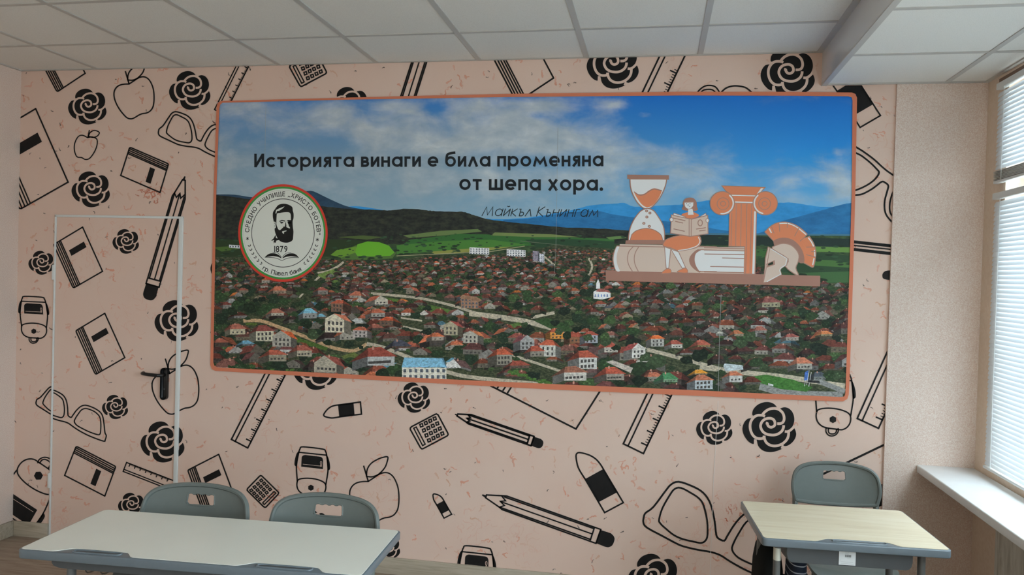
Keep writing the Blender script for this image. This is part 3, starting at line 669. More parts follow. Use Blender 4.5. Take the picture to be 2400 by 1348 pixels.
# --- hills and plain
def land_mat(name, c1, c2, c3, scale=30, det=8):
    m = newmat(name, c2, 0.6, 0.25); v = coords(m, True, (1, 1, 2.2)); f = noise(m, v, scale, det, 0.7)
    setcol(m, ramp(m, f, [(0.36, c1), (0.5, c2), (0.66, c3)])); return m
def land(name, top, bottom, y, mat, n=5, jag=0.0):
    t = catmull(top, False, n)
    if jag: t = [(x, yy + rnd.uniform(-jag, jag)) for x, yy in t]
    k = Ink(); k.fill(t + [(top[-1][0], bottom), (top[0][0], bottom)], y); return madd(k, name, mat, None, MCLIP[:2])
m_h1 = land_mat('print_far_mountain', P(38, 112, 165), P(44, 122, 176), P(52, 130, 182), 6, 4)
m_h2 = land_mat('print_near_mountain', P(28, 84, 128), P(34, 94, 140), P(40, 104, 150), 7, 5)
m_h3 = land_mat('print_slate_mountain', P(30, 52, 70), P(36, 60, 80), P(42, 68, 90), 8, 5)
m_h4 = land_mat('print_wooded_hill', P(22, 26, 26), P(36, 40, 36), P(52, 55, 44), 16, 9)
m_h5 = land_mat('print_plain', P(34, 50, 38), P(48, 66, 42), P(62, 82, 50), 22, 9)
land('far_mountain', [(1140, 512), (1176, 514), (1229, 511), (1268, 506), (1310, 498), (1348, 491), (1385, 482), (1440, 477.5), (1464, 476), (1486, 484), (1550, 482), (1593, 480), (1636, 473), (1680, 470), (1760, 476), (1823, 476), (1848, 475), (1891, 480.5), (1934, 485.5), (1998, 482)], 552, 0.00303, m_h1, 4, 0.6)
land('far_mountain', [(1180, 516), (1240, 512), (1300, 503), (1350, 497), (1400, 495), (1432, 502), (1480, 509), (1540, 516), (1620, 528), (1700, 540), (1777, 547), (1820, 523), (1867, 509), (1934, 491), (1967, 481), (1998, 475)], 556, 0.00306, m_h2, 4, 0.5)
land('slate_mountain', [(500, 456), (550, 456.5), (600, 463), (680, 460), (700, 452), (721, 448), (732, 448), (743, 452), (778, 469), (815, 484), (860, 492)], 510, 0.00306, m_h3, 4)
land('far_mountain', [(800, 487), (815, 484.5), (843, 484), (884, 490), (920, 496)], 510, 0.00304, m_h1)
land('plain', [(500, 560), (900, 556), (1300, 545), (1560, 546), (1800, 548), (1998, 549)], 690, 0.00309, m_h5, 3)
land('wooded_hill', [(500, 457), (556, 463), (589, 467), (680, 474), (760, 484), (815, 489), (889, 492), (917, 493), (960, 489), (1000, 493), (1026, 495.5), (1077, 496.5), (1095, 499), (1119, 507), (1156, 516), (1211, 522), (1275, 529), (1330, 533), (1440, 538), (1560, 548), (1700, 552)], 572, 0.00312, m_h4, 6, 0.7)
fl = Ink(); FY = [0.00314]
def fpoly(pts, col, y=None): FY[0] += 0.000003; fl.fill(pts, FY[0], P(*col))
fpoly([(500, 560), (640, 566), (760, 560), (900, 566), (900, 600), (500, 604)], (38, 52, 32), 0.00314)
for pts, col in [([(945, 552), (1035, 541), (1120, 537), (1130, 543), (1040, 552), (960, 558)], (86, 104, 62)), ([(960, 562), (1080, 548), (1230, 552), (1330, 556), (1440, 560), (1440, 572), (1300, 572), (1120, 585), (980, 592), (930, 585)], (46, 88, 44)),
                 ([(930, 575), (1040, 565), (1150, 562), (1240, 574), (1160, 580), (1010, 590), (930, 596)], (62, 106, 46)), ([(1160, 545), (1290, 549), (1360, 556), (1250, 556), (1150, 552)], (98, 112, 66)), ([(1010, 590), (1120, 581), (1205, 578), (1140, 588), (1020, 596)], (120, 122, 62)),
                 ([(1230, 562), (1330, 560), (1440, 566), (1440, 590), (1330, 588), (1260, 580)], (36, 62, 42)), ([(800, 590), (835, 575), (930, 592), (920, 606), (800, 612)], (70, 96, 48)),
                 ([(775, 598), (790, 586), (835, 578), (840, 590), (800, 604)], (90, 128, 44)), ([(790, 556), (850, 552), (900, 556), (860, 562)], (66, 82, 44)), ([(500, 580), (545, 577), (560, 584), (520, 590)], (64, 88, 40)),
                 ([(1560, 556), (1700, 553), (1998, 560), (1998, 580), (1700, 575), (1560, 572)], (30, 44, 40)), ([(1880, 577), (1998, 580), (1998, 592), (1900, 590)], (86, 118, 58)), ([(1770, 588), (1830, 586), (1998, 600), (1998, 640), (1850, 640), (1780, 620)], (40, 62, 42)),
                 ([(1860, 640), (1998, 636), (1998, 662), (1880, 664)], (56, 86, 52)), ([(1840, 606), (1950, 610), (1998, 618), (1998, 628), (1900, 622)], (64, 96, 52)), ([(1770, 584), (1800, 583), (1800, 602), (1770, 606)], (52, 84, 46)), ([(1500, 546), (1998, 549), (1998, 553), (1500, 550)], (60, 98, 118)), ([(1420, 556), (1460, 553), (1470, 558), (1430, 562)], (84, 110, 64))]:
    fpoly(pts, col)
fpoly([(833, 592), (838, 573), (862, 566), (890, 568), (912, 576), (925, 592), (915, 600), (870, 601), (838, 600)], (88, 146, 40), 0.00318)
for i in range(520):
    t = rnd.random(); px = rnd.uniform(505, 1990); py = 548 + 62 * rnd.random() ** 0.8
    if 830 < px < 925 and 565 < py < 600: continue
    if px > 1560: py += rnd.uniform(0, 50)
    w_ = rnd.uniform(3, 11) * (0.4 + (py - 540) / 110); h_ = w_ * rnd.uniform(0.2, 0.45); k = rnd.uniform(0.9, 1.6)
    fl.fill([(px + w_ * math.cos(a) * rnd.uniform(.75, 1.1), py + h_ * math.sin(a) * rnd.uniform(.75, 1.1)) for a in [0, .9, 1.8, 2.7, 3.6, 4.5, 5.4]], FY[0] + 0.000001 * (i + 3), P(30 * k, 46 * k, 32 * k))
fl.stroke([(930, 600), (1040, 595), (1150, 590), (1230, 577)], 1.6, 0.00379, P(140, 134, 104)); fl.stroke([(1220, 565), (1320, 575), (1400, 590)], 1.2, 0.00379, P(90, 96, 80))
o = madd(fl, 'field_patches', m_print, None, MCLIP); o['kind'] = 'stuff'

# --- the town: ground, roads, houses and trees, drawn from far to near
m_town = newmat('town_ink', (0.5, 0.5, 0.5, 1), 0.6, 0.25)
at_ = nd(m_town, 'ShaderNodeAttribute'); at_.attribute_name = 'Col'; v = coords(m_town, True, (1, 1, 1.6)); f = noise(m_town, v, 75, 7, 0.75)
mx = nd(m_town, 'ShaderNodeMix', data_type='RGBA', blend_type='MULTIPLY'); mx.inputs[0].default_value = 1.0; lk(m_town, at_.outputs['Color'], mx.inputs[6]); lk(m_town, ramp(m_town, f, [(0.32, (0.5, 0.5, 0.5, 1)), (0.68, (1.75, 1.75, 1.75, 1))]), mx.inputs[7]); setcol(m_town, mx.outputs[2])
m_ground = land_mat('print_town_ground', P(30, 38, 28), P(50, 58, 40), P(86, 88, 66), 60, 8)
gk = Ink(); gk.fill([(500, 603), (620, 602), (720, 606), (800, 608), (930, 610), (1000, 599), (1100, 597), (1230, 592), (1300, 574), (1420, 582), (1560, 600), (1760, 604), (1800, 640), (1860, 664), (1996, 664), (1996, 940), (500, 940)], 0.00382)
madd(gk, 'town_ground', m_ground, None, MCLIP)
tw = Ink(); rt = random.Random(5); DY = 0.0000016; RY = [0.00384]
roads = [([(571, 752), (612, 752), (650, 765), (700, 783), (745, 801), (785, 816), (830, 822), (860, 806)], 8), ([(735, 662), (758, 642), (790, 626), (806, 614)], 5), ([(745, 640), (775, 634)], 4), ([(700, 700), (735, 662)], 4),
         ([(870, 688), (930, 693), (990, 700), (1060, 716), (1110, 732), (1160, 745)], 6), ([(1100, 735), (1160, 742), (1225, 752), (1290, 768), (1330, 778)], 12), ([(1245, 745), (1275, 738), (1300, 733)], 7), ([(1380, 605), (1388, 625), (1380, 645)], 5), ([(1275, 600), (1300, 622)], 4),
         ([(860, 806), (900, 815), (960, 838), (1050, 872), (1120, 886), (1300, 903)], 9), ([(1200, 832), (1290, 862), (1350, 882)], 6), ([(1510, 818), (1560, 830), (1640, 852), (1700, 868)], 9), ([(1640, 860), (1760, 875), (1850, 885), (1980, 905)], 12), ([(1780, 905), (1850, 922), (1975, 926)], 16), ([(1910, 890), (1980, 918)], 12),
         ([(940, 745), (990, 752)], 4), ([(945, 765), (1010, 780)], 4), ([(1940, 765), (1975, 800)], 5)]
for pts, w_ in roads:
    c = (150, 124, 94) if pts[0][0] < 800 and pts[0][1] > 700 else (146, 138, 122)
    if pts[0][0] > 1700: c = (112, 112, 110)
    RY[0] += DY; tw.stroke(catmull(pts, False, 4), w_, RY[0], P(*c))
def near_road(x, y, m):
    for pts, w_ in roads:
        for a, b in zip(pts, pts[1:]):
            ax, ay, bx, by = a[0], a[1], b[0], b[1]; L = (bx - ax) ** 2 + (by - ay) ** 2
            t = max(0, min(1, ((x - ax) * (bx - ax) + (y - ay) * (by - ay)) / L)); dx, dy = x - ax - t * (bx - ax), (y - ay - t * (by - ay)) * 1.6
            if dx * dx + dy * dy < (m + w_ / 2) ** 2: return True
    return False
for pts, c in [([(590, 640), (760, 660), (740, 690), (600, 680)], (40, 52, 34)), ([(742, 645), (790, 628), (800, 634), (765, 655)], (92, 112, 58)), ([(752, 662), (790, 650), (800, 655), (770, 675)], (78, 100, 50)), ([(905, 697), (1000, 712), (1090, 735), (1100, 742), (1030, 735), (920, 712)], (66, 90, 42)), ([(1180, 765), (1215, 755), (1240, 762), (1212, 772)], (70, 92, 48)),
               ([(1252, 752), (1280, 745), (1330, 760), (1345, 780), (1300, 775)], (44, 66, 38)), ([(1765, 882), (1795, 878), (1860, 890), (1905, 908), (1890, 918), (1830, 912), (1775, 896)], (52, 92, 40)), ([(690, 788), (770, 815), (765, 822), (690, 800)], (60, 82, 36)), ([(575, 757), (605, 757), (600, 763), (578, 762)], (66, 82, 36)), ([(800, 835), (830, 825), (850, 838), (820, 850)], (78, 88, 46))]:
    RY[0] += DY; tw.fill(pts, RY[0], P(*c))
ROOF = [(122, 66, 54), (134, 72, 56), (112, 60, 52), (146, 78, 56), (100, 58, 54), (128, 76, 64), (92, 56, 54), (156, 88, 62), (106, 70, 62), (118, 62, 50), (84, 62, 60)]
WALLC = [(166, 160, 148), (140, 134, 122), (180, 176, 168), (120, 112, 98), (150, 138, 114), (110, 104, 96), (190, 188, 184), (92, 80, 72), (84, 76, 70)]
def var(c, r_): k = r_.uniform(0.82, 1.15); return tuple(min(255, x * k) for x in c)
def house(x, y, w, yy, roof=None, wall=None, r_=rt, hk=1.0, gable=None, dim=1.0, flip=None):
    """a drawn house: x centre, y foot line, w width in picture units"""
    roof = roof or var(r_.choice(ROOF), r_); wall = wall or var(r_.choice(WALLC), r_)
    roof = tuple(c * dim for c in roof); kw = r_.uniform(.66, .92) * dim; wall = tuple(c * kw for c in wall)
    h = w * r_.uniform(0.17, 0.27) * hk; rh = w * r_.uniform(0.17, 0.27); sk = w * 0.10
    fl_ = (r_.random() < 0.5) if flip is None else flip
    sg = -1 if fl_ else 1
    def q(u, v_): return (x + sg * u * w, y - v_ - sg * u * 0.0 + (0.10 * u * w if True else 0))
    sp = r_.uniform(0.08, 0.24)
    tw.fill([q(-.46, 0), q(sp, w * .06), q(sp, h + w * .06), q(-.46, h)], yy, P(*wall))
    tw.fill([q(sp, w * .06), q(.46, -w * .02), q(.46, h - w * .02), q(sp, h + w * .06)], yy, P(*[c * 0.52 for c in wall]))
    if w > 16:
        n = max(2, int(w / 15)); ww = w * 0.055
        for k in range(n):
            u = -.40 + (sp + .36) * (k + .3) / n
            for fl2 in ((0.3,) if h < w * 0.34 else (0.14, 0.58)):
                a = h * fl2 + w * .04 * (u + .46); tw.fill([q(u, a), q(u + .075, a + w * .006), q(u + .075, a + h * .26), q(u, a + h * .26)], yy + DY, P(58, 56, 54))
    rd = tuple(c * 0.66 for c in roof)
    if gable if gable is not None else r_.random() < 0.3:
        tw.fill([q(-.46, h), q(-.15, h + rh), q(sp, h + w * .06)], yy + DY, P(*wall))
        tw.fill([q(-.15, h + rh + 1), q(.26, h + rh * .92), q(.52, h - w * .05), q(sp - .01, h + w * .03)], yy + 2 * DY, P(*roof))
    else:
        tw.fill([q(-.53, h - w * .03), q(sp, h + w * .03), q(.12, h + rh), q(-.18, h + rh * .95)], yy + 2 * DY, P(*roof))
        tw.fill([q(sp, h + w * .03), q(.53, h - w * .06), q(.12, h + rh)], yy + 2 * DY, P(*rd))
        tw.stroke([q(-.18, h + rh * .95), q(.12, h + rh)], max(0.6, w * .012), yy + 3 * DY, P(*[min(255, c * 1.2) for c in roof]))
    if w > 26 and r_.random() < .8:
        tw.fill([q(-.02, h + rh * .8), q(.03, h + rh * .8), q(.03, h + rh * 1.15), q(-.02, h + rh * 1.15)], yy + 4 * DY, P(150, 110, 96))
def tree(x, y, w, yy, c=None, r_=rt):
    c = c or r_.choice([(26, 38, 28), (32, 46, 30), (38, 56, 34), (22, 32, 25), (50, 68, 40), (30, 44, 32)])
    n = 11; w *= .78; h = w * r_.uniform(0.5, 0.8)
    tw.fill([(x + w / 2 * math.cos(6.283 * k / n) * r_.uniform(.6, 1.15), y - h * .45 + h / 2 * math.sin(6.283 * k / n) * r_.uniform(.6, 1.15)) for k in range(n)], yy, P(*c))
    m_ = 2 if w < 14 else 4
    for k in range(m_):
        kk = r_.uniform(1.15, 1.5); a, b = (-.27 + .54 * (k + .5) / m_) * w, -h * (.42 + (.22 if k % 2 else .0) + r_.uniform(-.04, .04)); ww = w * r_.uniform(.055, .085)
        tw.fill([(x + a + ww * math.cos(6.283 * j / 6) * r_.uniform(.7, 1.0), y + b + ww * .9 * math.sin(6.283 * j / 6) * r_.uniform(.7, 1.0)) for j in range(6)], yy + DY, P(*[q * kk for q in c]))
def top_line(x):
    t = [(500, 612), (620, 612), (760, 612), (930, 616), (1000, 606), (1100, 603), (1230, 600), (1290, 586), (1420, 592), (1560, 606), (1760, 612), (1800, 650), (1860, 672), (2000, 672)]
    for a, b in zip(t, t[1:]):
        if a[0] <= x <= b[0]: return a[1] + (b[1] - a[1]) * (x - a[0]) / (b[0] - a[0])
    return 610
feature = [(660, 752, 40), (720, 780, 40), (800, 790, 60), (795, 870, 80), (870, 870, 100), (995, 880, 110), (1410, 690, 40), (1110, 725, 50), (1120, 590, 60), (1210, 592, 60), (1265, 610, 40), (1250, 755, 20)]
y = 584.0; row = 0
while y < 935:
    s_ = (y - 560) / 340.0
    w0 = 6.5 + 58 * max(0.03, s_) ** 1.15
    x = 498 + rt.uniform(0, w0); i = 0
    while x < 2000:
        yy = 0.00392 + (row * 27 + (i % 3) * 9) * DY; i += 1
        yj = y + rt.uniform(-.12, .12) * w0
        w_ = w0 * rt.uniform(.75, 1.35)
        if yj > top_line(min(1999, max(500, x))) and not near_road(x, yj - w_ * .2, w_ * .36) and not (1765 < x < 1990 and yj > 872 and not (yj > 930)):
            dens = 0.80 if x > 560 else 0.66
            if 1200 < x < 1420 and 700 < y < 800: dens = 0.38
            if 560 < x < 720 and 690 < y < 740: dens = 0.3
            dim = 0.80 if x > 1500 else (0.9 if x < 800 else 1.0)
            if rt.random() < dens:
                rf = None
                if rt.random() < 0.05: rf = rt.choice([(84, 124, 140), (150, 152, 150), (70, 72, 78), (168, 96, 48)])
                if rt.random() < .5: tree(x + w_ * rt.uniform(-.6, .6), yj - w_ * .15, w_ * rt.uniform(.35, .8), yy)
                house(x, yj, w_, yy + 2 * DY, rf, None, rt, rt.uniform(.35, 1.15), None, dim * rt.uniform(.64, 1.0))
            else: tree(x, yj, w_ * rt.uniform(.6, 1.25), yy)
            if rt.random() < .75: tree(x + w_ * rt.uniform(.3, .75), yj + w_ * rt.uniform(.0, .12), w_ * rt.uniform(.3, .65), yy + 7 * DY)
        x += w_ * rt.uniform(.62, 1.05)
    y += w0 * 0.30 + 1.2; row += 1
TOPY = 0.00392 + (row * 27 + 30) * DY
# buildings that stand out, in their places
def block(x0, y0, x1, y1, yy, c=(190, 192, 192), nx=7, ny=3):
    tw.fill([(x0, y0), (x1, y0 + 2), (x1, y1 + 2), (x0, y1)], yy, P(*c))
    for i in range(nx):
        for j in range(ny):
            u, v_ = x0 + (x1 - x0) * (i + .25) / nx, y0 + 2 + (y1 - y0) * (j + .12) / ny
            tw.fill([(u, v_), (u + (x1 - x0) * .5 / nx, v_), (u + (x1 - x0) * .5 / nx, v_ + (y1 - y0) * .55 / ny), (u, v_ + (y1 - y0) * .55 / ny)], yy + DY, P(70, 76, 84))
yy = TOPY; HY = TOPY + 4 * DY
block(1101, 580, 1147, 595, yy); block(1188, 584.5, 1232, 600, yy); block(1249, 588, 1264, 611, yy, (120, 112, 124), 3, 6); block(1262, 594, 1276, 614, yy, (176, 176, 184), 3, 5); block(538, 573.5, 563, 580.5, yy, (176, 180, 184), 4, 1)
for (x, y_, w_, rf, wl, hk, gb, fp) in sorted([
        (552, 786, 52, (140, 84, 70), (168, 160, 136), 1.2, False, True), (614, 802, 62, (112, 60, 54), (186, 182, 160), 1.5, False, True), (668, 815, 62, (168, 80, 46), (196, 190, 176), 1.5, True, False), (515, 815, 44, (130, 74, 60), (90, 76, 66), 1.1, False, True),
        (640, 850, 70, (142, 74, 58), (160, 152, 132), 1.3, False, True), (704, 838, 60, (132, 74, 62), (168, 160, 140), 1.0, False, True), (772, 876, 76, (118, 62, 54), (178, 170, 152), 1.7, True, False), (876, 862, 108, (122, 60, 50), (186, 188, 186), 1.0, False, True),
        (793, 782, 66, (158, 96, 74), (188, 180, 160), 1.8, True, False), (850, 793, 48, (152, 82, 62), (158, 150, 146), 1.7, False, False), (932, 818, 66, (58, 60, 70), (96, 76, 64), 0.5, False, True), (645, 742, 46, (140, 90, 74), (170, 164, 150), .9, False, True), (722, 748, 46, (104, 152, 170), (170, 172, 170), 1.2, False, True),
        (752, 745, 26, (94, 140, 156), (120, 120, 110), .5, False, True), (800, 733, 50, (148, 74, 54), (120, 90, 74), 1.6, False, False), (884, 716, 56, (140, 76, 58), (178, 172, 158), 1.1, True, True), (840, 700, 42, (152, 90, 70), (170, 162, 150), .8, False, False), (752, 692, 38, (132, 72, 62), (120, 116, 110), 1.4, False, True), (650, 690, 46, (158, 92, 70), (140, 120, 104), .7, False, True),
        (915, 766, 54, (158, 72, 46), (96, 76, 64), 1.0, False, False), (880, 745, 50, (146, 80, 60), (176, 172, 164), .9, False, True), (575, 812, 44, (92, 136, 156), (96, 110, 116), .5, False, True), (1063, 788, 48, (128, 62, 56), (176, 166, 140), 2.0, True, False), (1110, 806, 52, (164, 100, 66), (172, 168, 156), 1.8, True, False),
        (1065, 812, 44, (160, 90, 64), (150, 130, 110), .4, False, True), (1020, 800, 44, (160, 88, 60), (150, 140, 130), .9, False, True), (1172, 858, 62, (154, 76, 54), (172, 166, 150), 1.6, False, True), (1210, 866, 66, (126, 64, 52), (110, 90, 78), .6, False, True), (1228, 822, 54, (96, 56, 58), (176, 176, 174), 1.7, True, True), (1290, 838, 54, (156, 78, 56), (176, 174, 166), 2.2, False, False),
        (1252, 838, 50, (142, 70, 54), (168, 160, 146), 1.2, False, True), (1300, 796, 46, (142, 72, 52), (190, 128, 60), 2.0, False, True), (1345, 806, 50, (130, 64, 50), (160, 110, 80), 1.4, False, True), (1380, 806, 46, (136, 68, 56), (186, 190, 200), 1.6, False, True), (1365, 868, 74, (140, 70, 54), (176, 176, 172), 1.5, False, True), (1335, 896, 86, (126, 82, 66), (190, 186, 178), 1.2, False, True),
        (1425, 828, 50, (140, 70, 58), (176, 170, 160), 1.3, False, True), (1487, 842, 56, (126, 60, 56), (196, 194, 188), 1.7, True, True), (1428, 894, 76, (146, 70, 54), (150, 140, 130), 1.0, False, True), (1535, 814, 46, (180, 92, 50), (196, 194, 188), 1.9, False, True), (1578, 818, 46, (136, 72, 60), (170, 168, 160), 1.3, False, True), (1640, 816, 52, (142, 76, 62), (166, 140, 96), .7, False, True),
        (1560, 898, 60, (60, 110, 74), (110, 140, 112), .7, False, True), (1640, 915, 66, (150, 92, 70), (176, 184, 188), 1.7, False, True), (1716, 898, 52, (156, 94, 70), (186, 184, 180), 1.6, False, True), (1528, 896, 56, (150, 88, 68), (150, 146, 132), .9, False, True), (1874, 868, 62, (158, 98, 76), (178, 174, 164), 1.1, False, True), (1915, 892, 50, (66, 72, 80), (120, 126, 124), .7, False, True), (1635, 880, 48, (184, 126, 44), (150, 120, 90), .4, False, True),
        (1724, 790, 40, (150, 92, 64), (150, 140, 120), .8, False, True), (1778, 782, 40, (130, 80, 70), (150, 146, 140), 1.0, False, True), (1850, 800, 46, (124, 70, 64), (150, 140, 130), .8, False, True), (1800, 722, 60, (110, 66, 62), (176, 170, 140), 1.1, False, True), (1930, 790, 44, (170, 104, 66), (150, 140, 110), .7, False, True), (1690, 788, 26, (150, 148, 140), (140, 140, 136), 1.0, False, False)], key=lambda q: q[1]):
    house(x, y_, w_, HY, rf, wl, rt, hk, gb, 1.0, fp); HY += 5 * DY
yy = HY
# church
tw.fill([(1391, 700), (1391, 684), (1404, 677), (1420, 682), (1431, 686), (1431, 697), (1412, 702)], yy + 4 * DY, P(184, 188, 196)); tw.fill([(1396, 683), (1404, 676), (1426, 680), (1432, 687), (1420, 684), (1404, 684)], yy + 5 * DY, P(128, 76, 70))
tw.fill([(1397, 677), (1398, 664), (1402, 654), (1406, 664), (1407, 677)], yy + 5 * DY, P(186, 190, 192))
for k in range(5): tw.fill([(1394 + 7 * k, 696), (1394 + 7 * k, 690), (1397 + 7 * k, 690), (1397 + 7 * k, 696)], yy + 6 * DY, P(96, 112, 150))
# the large pale block with blue roof by the lower edge and the long unfinished one
block(943, 861, 1047, 890, yy + 6 * DY, (176, 172, 160), 8, 2); tw.fill([(942, 861), (948, 838), (1040, 839), (1048, 861)], yy + 8 * DY, P(104, 148, 170)); tw.fill([(1040, 839), (1048, 861), (1047, 863), (1036, 840)], yy + 9 * DY, P(70, 100, 120))
block(1081, 698, 1122, 722, yy + 6 * DY, (128, 98, 80), 5, 3); tw.fill([(1078, 698), (1084, 691), (1118, 696), (1131, 704), (1122, 708)], yy + 8 * DY, P(128, 98, 78))
tw.fill([(1154, 753), (1175, 744), (1176, 749), (1156, 757)], yy + 8 * DY, P(44, 46, 46)); tw.fill([(758, 802), (771, 803), (772, 806), (760, 805)], yy + 8 * DY, P(196, 176, 30))
tw.fill([(1420, 848), (1436, 844), (1484, 862), (1478, 874)], yy + 8 * DY, P(150, 142, 134)); tw.fill([(1695, 858), (1698, 852), (1740, 856), (1742, 866), (1700, 870)], yy + 9 * DY, P(150, 160, 164))
for (x, y_, w_) in [(1230, 768, 26), (1330, 795, 34), (1352, 780, 30), (1380, 800, 38), (1310, 785, 30), (1420, 812, 34), (1445, 822, 34), (900, 888, 46), (560, 870, 40), (600, 880, 44), (520, 880, 40), (545, 740, 40), (585, 735, 46), (615, 740, 36), (720, 770, 40), (735, 795, 40), (690, 775, 30), (770, 810, 30), (1640, 846, 60), (1610, 855, 50), (1540, 860, 60), (1510, 850, 40), (1770, 862, 44), (1790, 870, 40), (1690, 880, 30), (1945, 895, 46), (1965, 890, 40), (1850, 770, 40), (1900, 750, 50), (1935, 770, 40), (1760, 800, 44), (1735, 815, 50), (1500, 905, 50), (1455, 905, 40)]:
    yy += 2 * DY; tree(x, y_, w_, yy + 10 * DY, rt.choice([(24, 36, 24), (36, 52, 32), (18, 28, 20), (48, 62, 42)]))
for k in range(14):
    yy += 2 * DY; tree(1195 + k * 7.2, 875 + k * 2.3 + rt.uniform(-3, 3), rt.uniform(14, 22), yy + 14 * DY, (58, 86, 40))
for k in range(26):
    yy += 2 * DY; tree(505 + k * 8 + rt.uniform(-4, 4), 868 + k * .5 + rt.uniform(-14, 4), rt.uniform(10, 24), yy + 14 * DY, rt.choice([(44, 66, 36), (30, 48, 28), (64, 88, 44)]))
for (x, y_) in [(1885, 905), (1890, 902), (1895, 906)]: tw.stroke([(x, y_), (x + 6, y_ - 34)], 1.1, yy + 16 * DY, P(190, 196, 196))
tw.fill([(1884, 892), (1886, 872), (1894, 868), (1892, 890)], yy + 17 * DY, P(60, 92, 150))
tw.fill([(1800, 898), (1812, 901), (1812, 905), (1800, 903)], yy + 16 * DY, P(176, 178, 178)); tw.fill([(1893, 890), (1920, 893), (1921, 898), (1893, 896)], yy + 16 * DY, P(40, 42, 44))
o = madd(tw, 'town_print', m_town, None, MCLIP); o['kind'] = 'stuff'

# --- lettering of the quotation: every letter drawn with strokes of even weight
def glyph(ch, w):
    """strokes of one letter in units of the x-height: ('l', points) butt lines, ('a', cx, cy, r, a0, a1) arcs; returns (strokes, width)"""
    h = w / 2; r = 0.5 - h; a = []
    def l(*p): a.append([tuple(q) for q in p])
    def arc(cx, cy, rx, ry, a0, a1, n=22): a.append([(cx + rx * math.cos(R(a0 + (a1 - a0) * k / n)), cy + ry * math.sin(R(a0 + (a1 - a0) * k / n))) for k in range(n + 1)])
    if ch in 'ий':
        l((h, 0), (h, 1)); l((.80 - h, 0), (.80 - h, 1)); l((h, 0.06), (.80 - h, .94)); W_ = .80
        if ch == 'й': arc(.40, 1.42, .17, .16, 200, 340, 10)
    elif ch == 'И': l((h, 0), (h, 1.33)); l((.92 - h, 0), (.92 - h, 1.33)); l((h, .05), (.92 - h, 1.28)); W_ = .92
    elif ch == 'с': arc(.5, .5, r, r, 42, 318); W_ = .88
    elif ch == 'т': l((0, 1 - h), (.80, 1 - h)); l((.40, 0), (.40, 1)); W_ = .80
    elif ch == 'о': arc(.5, .5, r, r, 0, 360, 32); W_ = 1.0
    elif ch == 'р': arc(.5, .5, r, r, 0, 360, 32); l((h, -.36), (h, 1)); W_ = 1.0
    elif ch == 'а': arc(.5, .5, r, r, 0, 360, 32); l((1 - h, 0), (1 - h, 1)); W_ = 1.0
    elif ch == 'я':
        l((.74 - h, 0), (.74 - h, 1)); q = .29
        a.append([(.74 - h, 1 - h), (.34, 1 - h)] + [(.34 + (q - h) * math.cos(R(90 + 180 * k / 12)), 1 - q + (q - h) * math.sin(R(90 + 180 * k / 12))) for k in range(13)] + [(.74 - h, 1 - 2 * q + h)])
        l((.42, .44), (.08, 0)); W_ = .74
    elif ch == 'в':
        l((h, 0), (h, 1))
        a.append([(h, 1 - h), (.40, 1 - h)] + [(.40 + .19 * math.cos(R(90 - 180 * k / 12)), 1 - h - .19 + .19 * math.sin(R(90 - 180 * k / 12))) for k in range(13)] + [(h, 1 - h - .38)])
        a.append([(h, 1 - h - .38), (.42, 1 - h - .38)] + [(.42 + .22 * math.cos(R(90 - 180 * k / 12)), h + .2 + .2 * math.sin(R(90 - 180 * k / 12))) for k in range(13)] + [(h, h)]); W_ = .74
    elif ch == 'н': l((h, 0), (h, 1)); l((.82 - h, 0), (.82 - h, 1)); l((h, .52), (.82 - h, .52)); W_ = .82
    elif ch == 'г': l((h, 0), (h, 1)); l((0, 1 - h), (.56, 1 - h)); W_ = .56
    elif ch == 'е': arc(.5, .5, r, r, 0, 318); l((.06, .47), (1 - h * .1, .47)); W_ = 1.0
    elif ch == 'б': arc(.5, .5, r, r, 0, 360, 32); a.append(catmull([(h, .5), (h + .02, .85), (.22, 1.16), (.50, 1.28), (.95, 1.34)], False, 5)); W_ = 1.0
    elif ch == 'л': l((h * .7, 0), (.45, 1 - h * .5)); l((.45, 1 - h * .5), (.90 - h * .7, 0)); W_ = .90
    elif ch == 'п': l((h, 0), (h, 1)); l((.82 - h, 0), (.82 - h, 1)); l((h, 1 - h), (.82 - h, 1 - h)); W_ = .82
    elif ch == 'м': a.append([(h * .8, 0), (.30, 1 - .95 * w), (.66, .10 + .9 * w), (1.02, 1 - .95 * w), (1.32 - h * .8, 0)]); W_ = 1.32
    elif ch == 'М': a.append([(h * .8, 0), (.34, 1.32 - .95 * w), (.76, .04 + .9 * w), (1.18, 1.32 - .95 * w), (1.5 - h * .8, 0)]); W_ = 1.5
    elif ch == 'ш':
        for x in (h, .62, 1.24 - h): l((x, 0), (x, 1))
        l((0, h), (1.24, h)); W_ = 1.24
    elif ch == 'х': l((.10, 0), (.78, 1)); l((.10, 1), (.78, 0)); W_ = .88
    elif ch == 'к': l((h, 0), (h, 1)); l((.72, 1), (h, .50), (.76, 0)); W_ = .76
    elif ch == 'К': l((h, 0), (h, 1.31)); l((.85, 1.31), (h, .64), (.92, 0)); W_ = .92
    elif ch == 'ъ':
        l((0, 1 - h), (.26, 1 - h)); l((.24, 0), (.24, 1)); a.append([(.24, .56), (.50, .56)] + [(.50 + .26 * math.cos(R(90 - 180 * k / 12)), h / 2 + .28 + (.28 - h / 2) * math.sin(R(90 - 180 * k / 12))) for k in range(13)] + [(.24, h)]); W_ = .80
    elif ch == '.': a.append('dot'); W_ = .26
    else: W_ = .42
    return a, W_
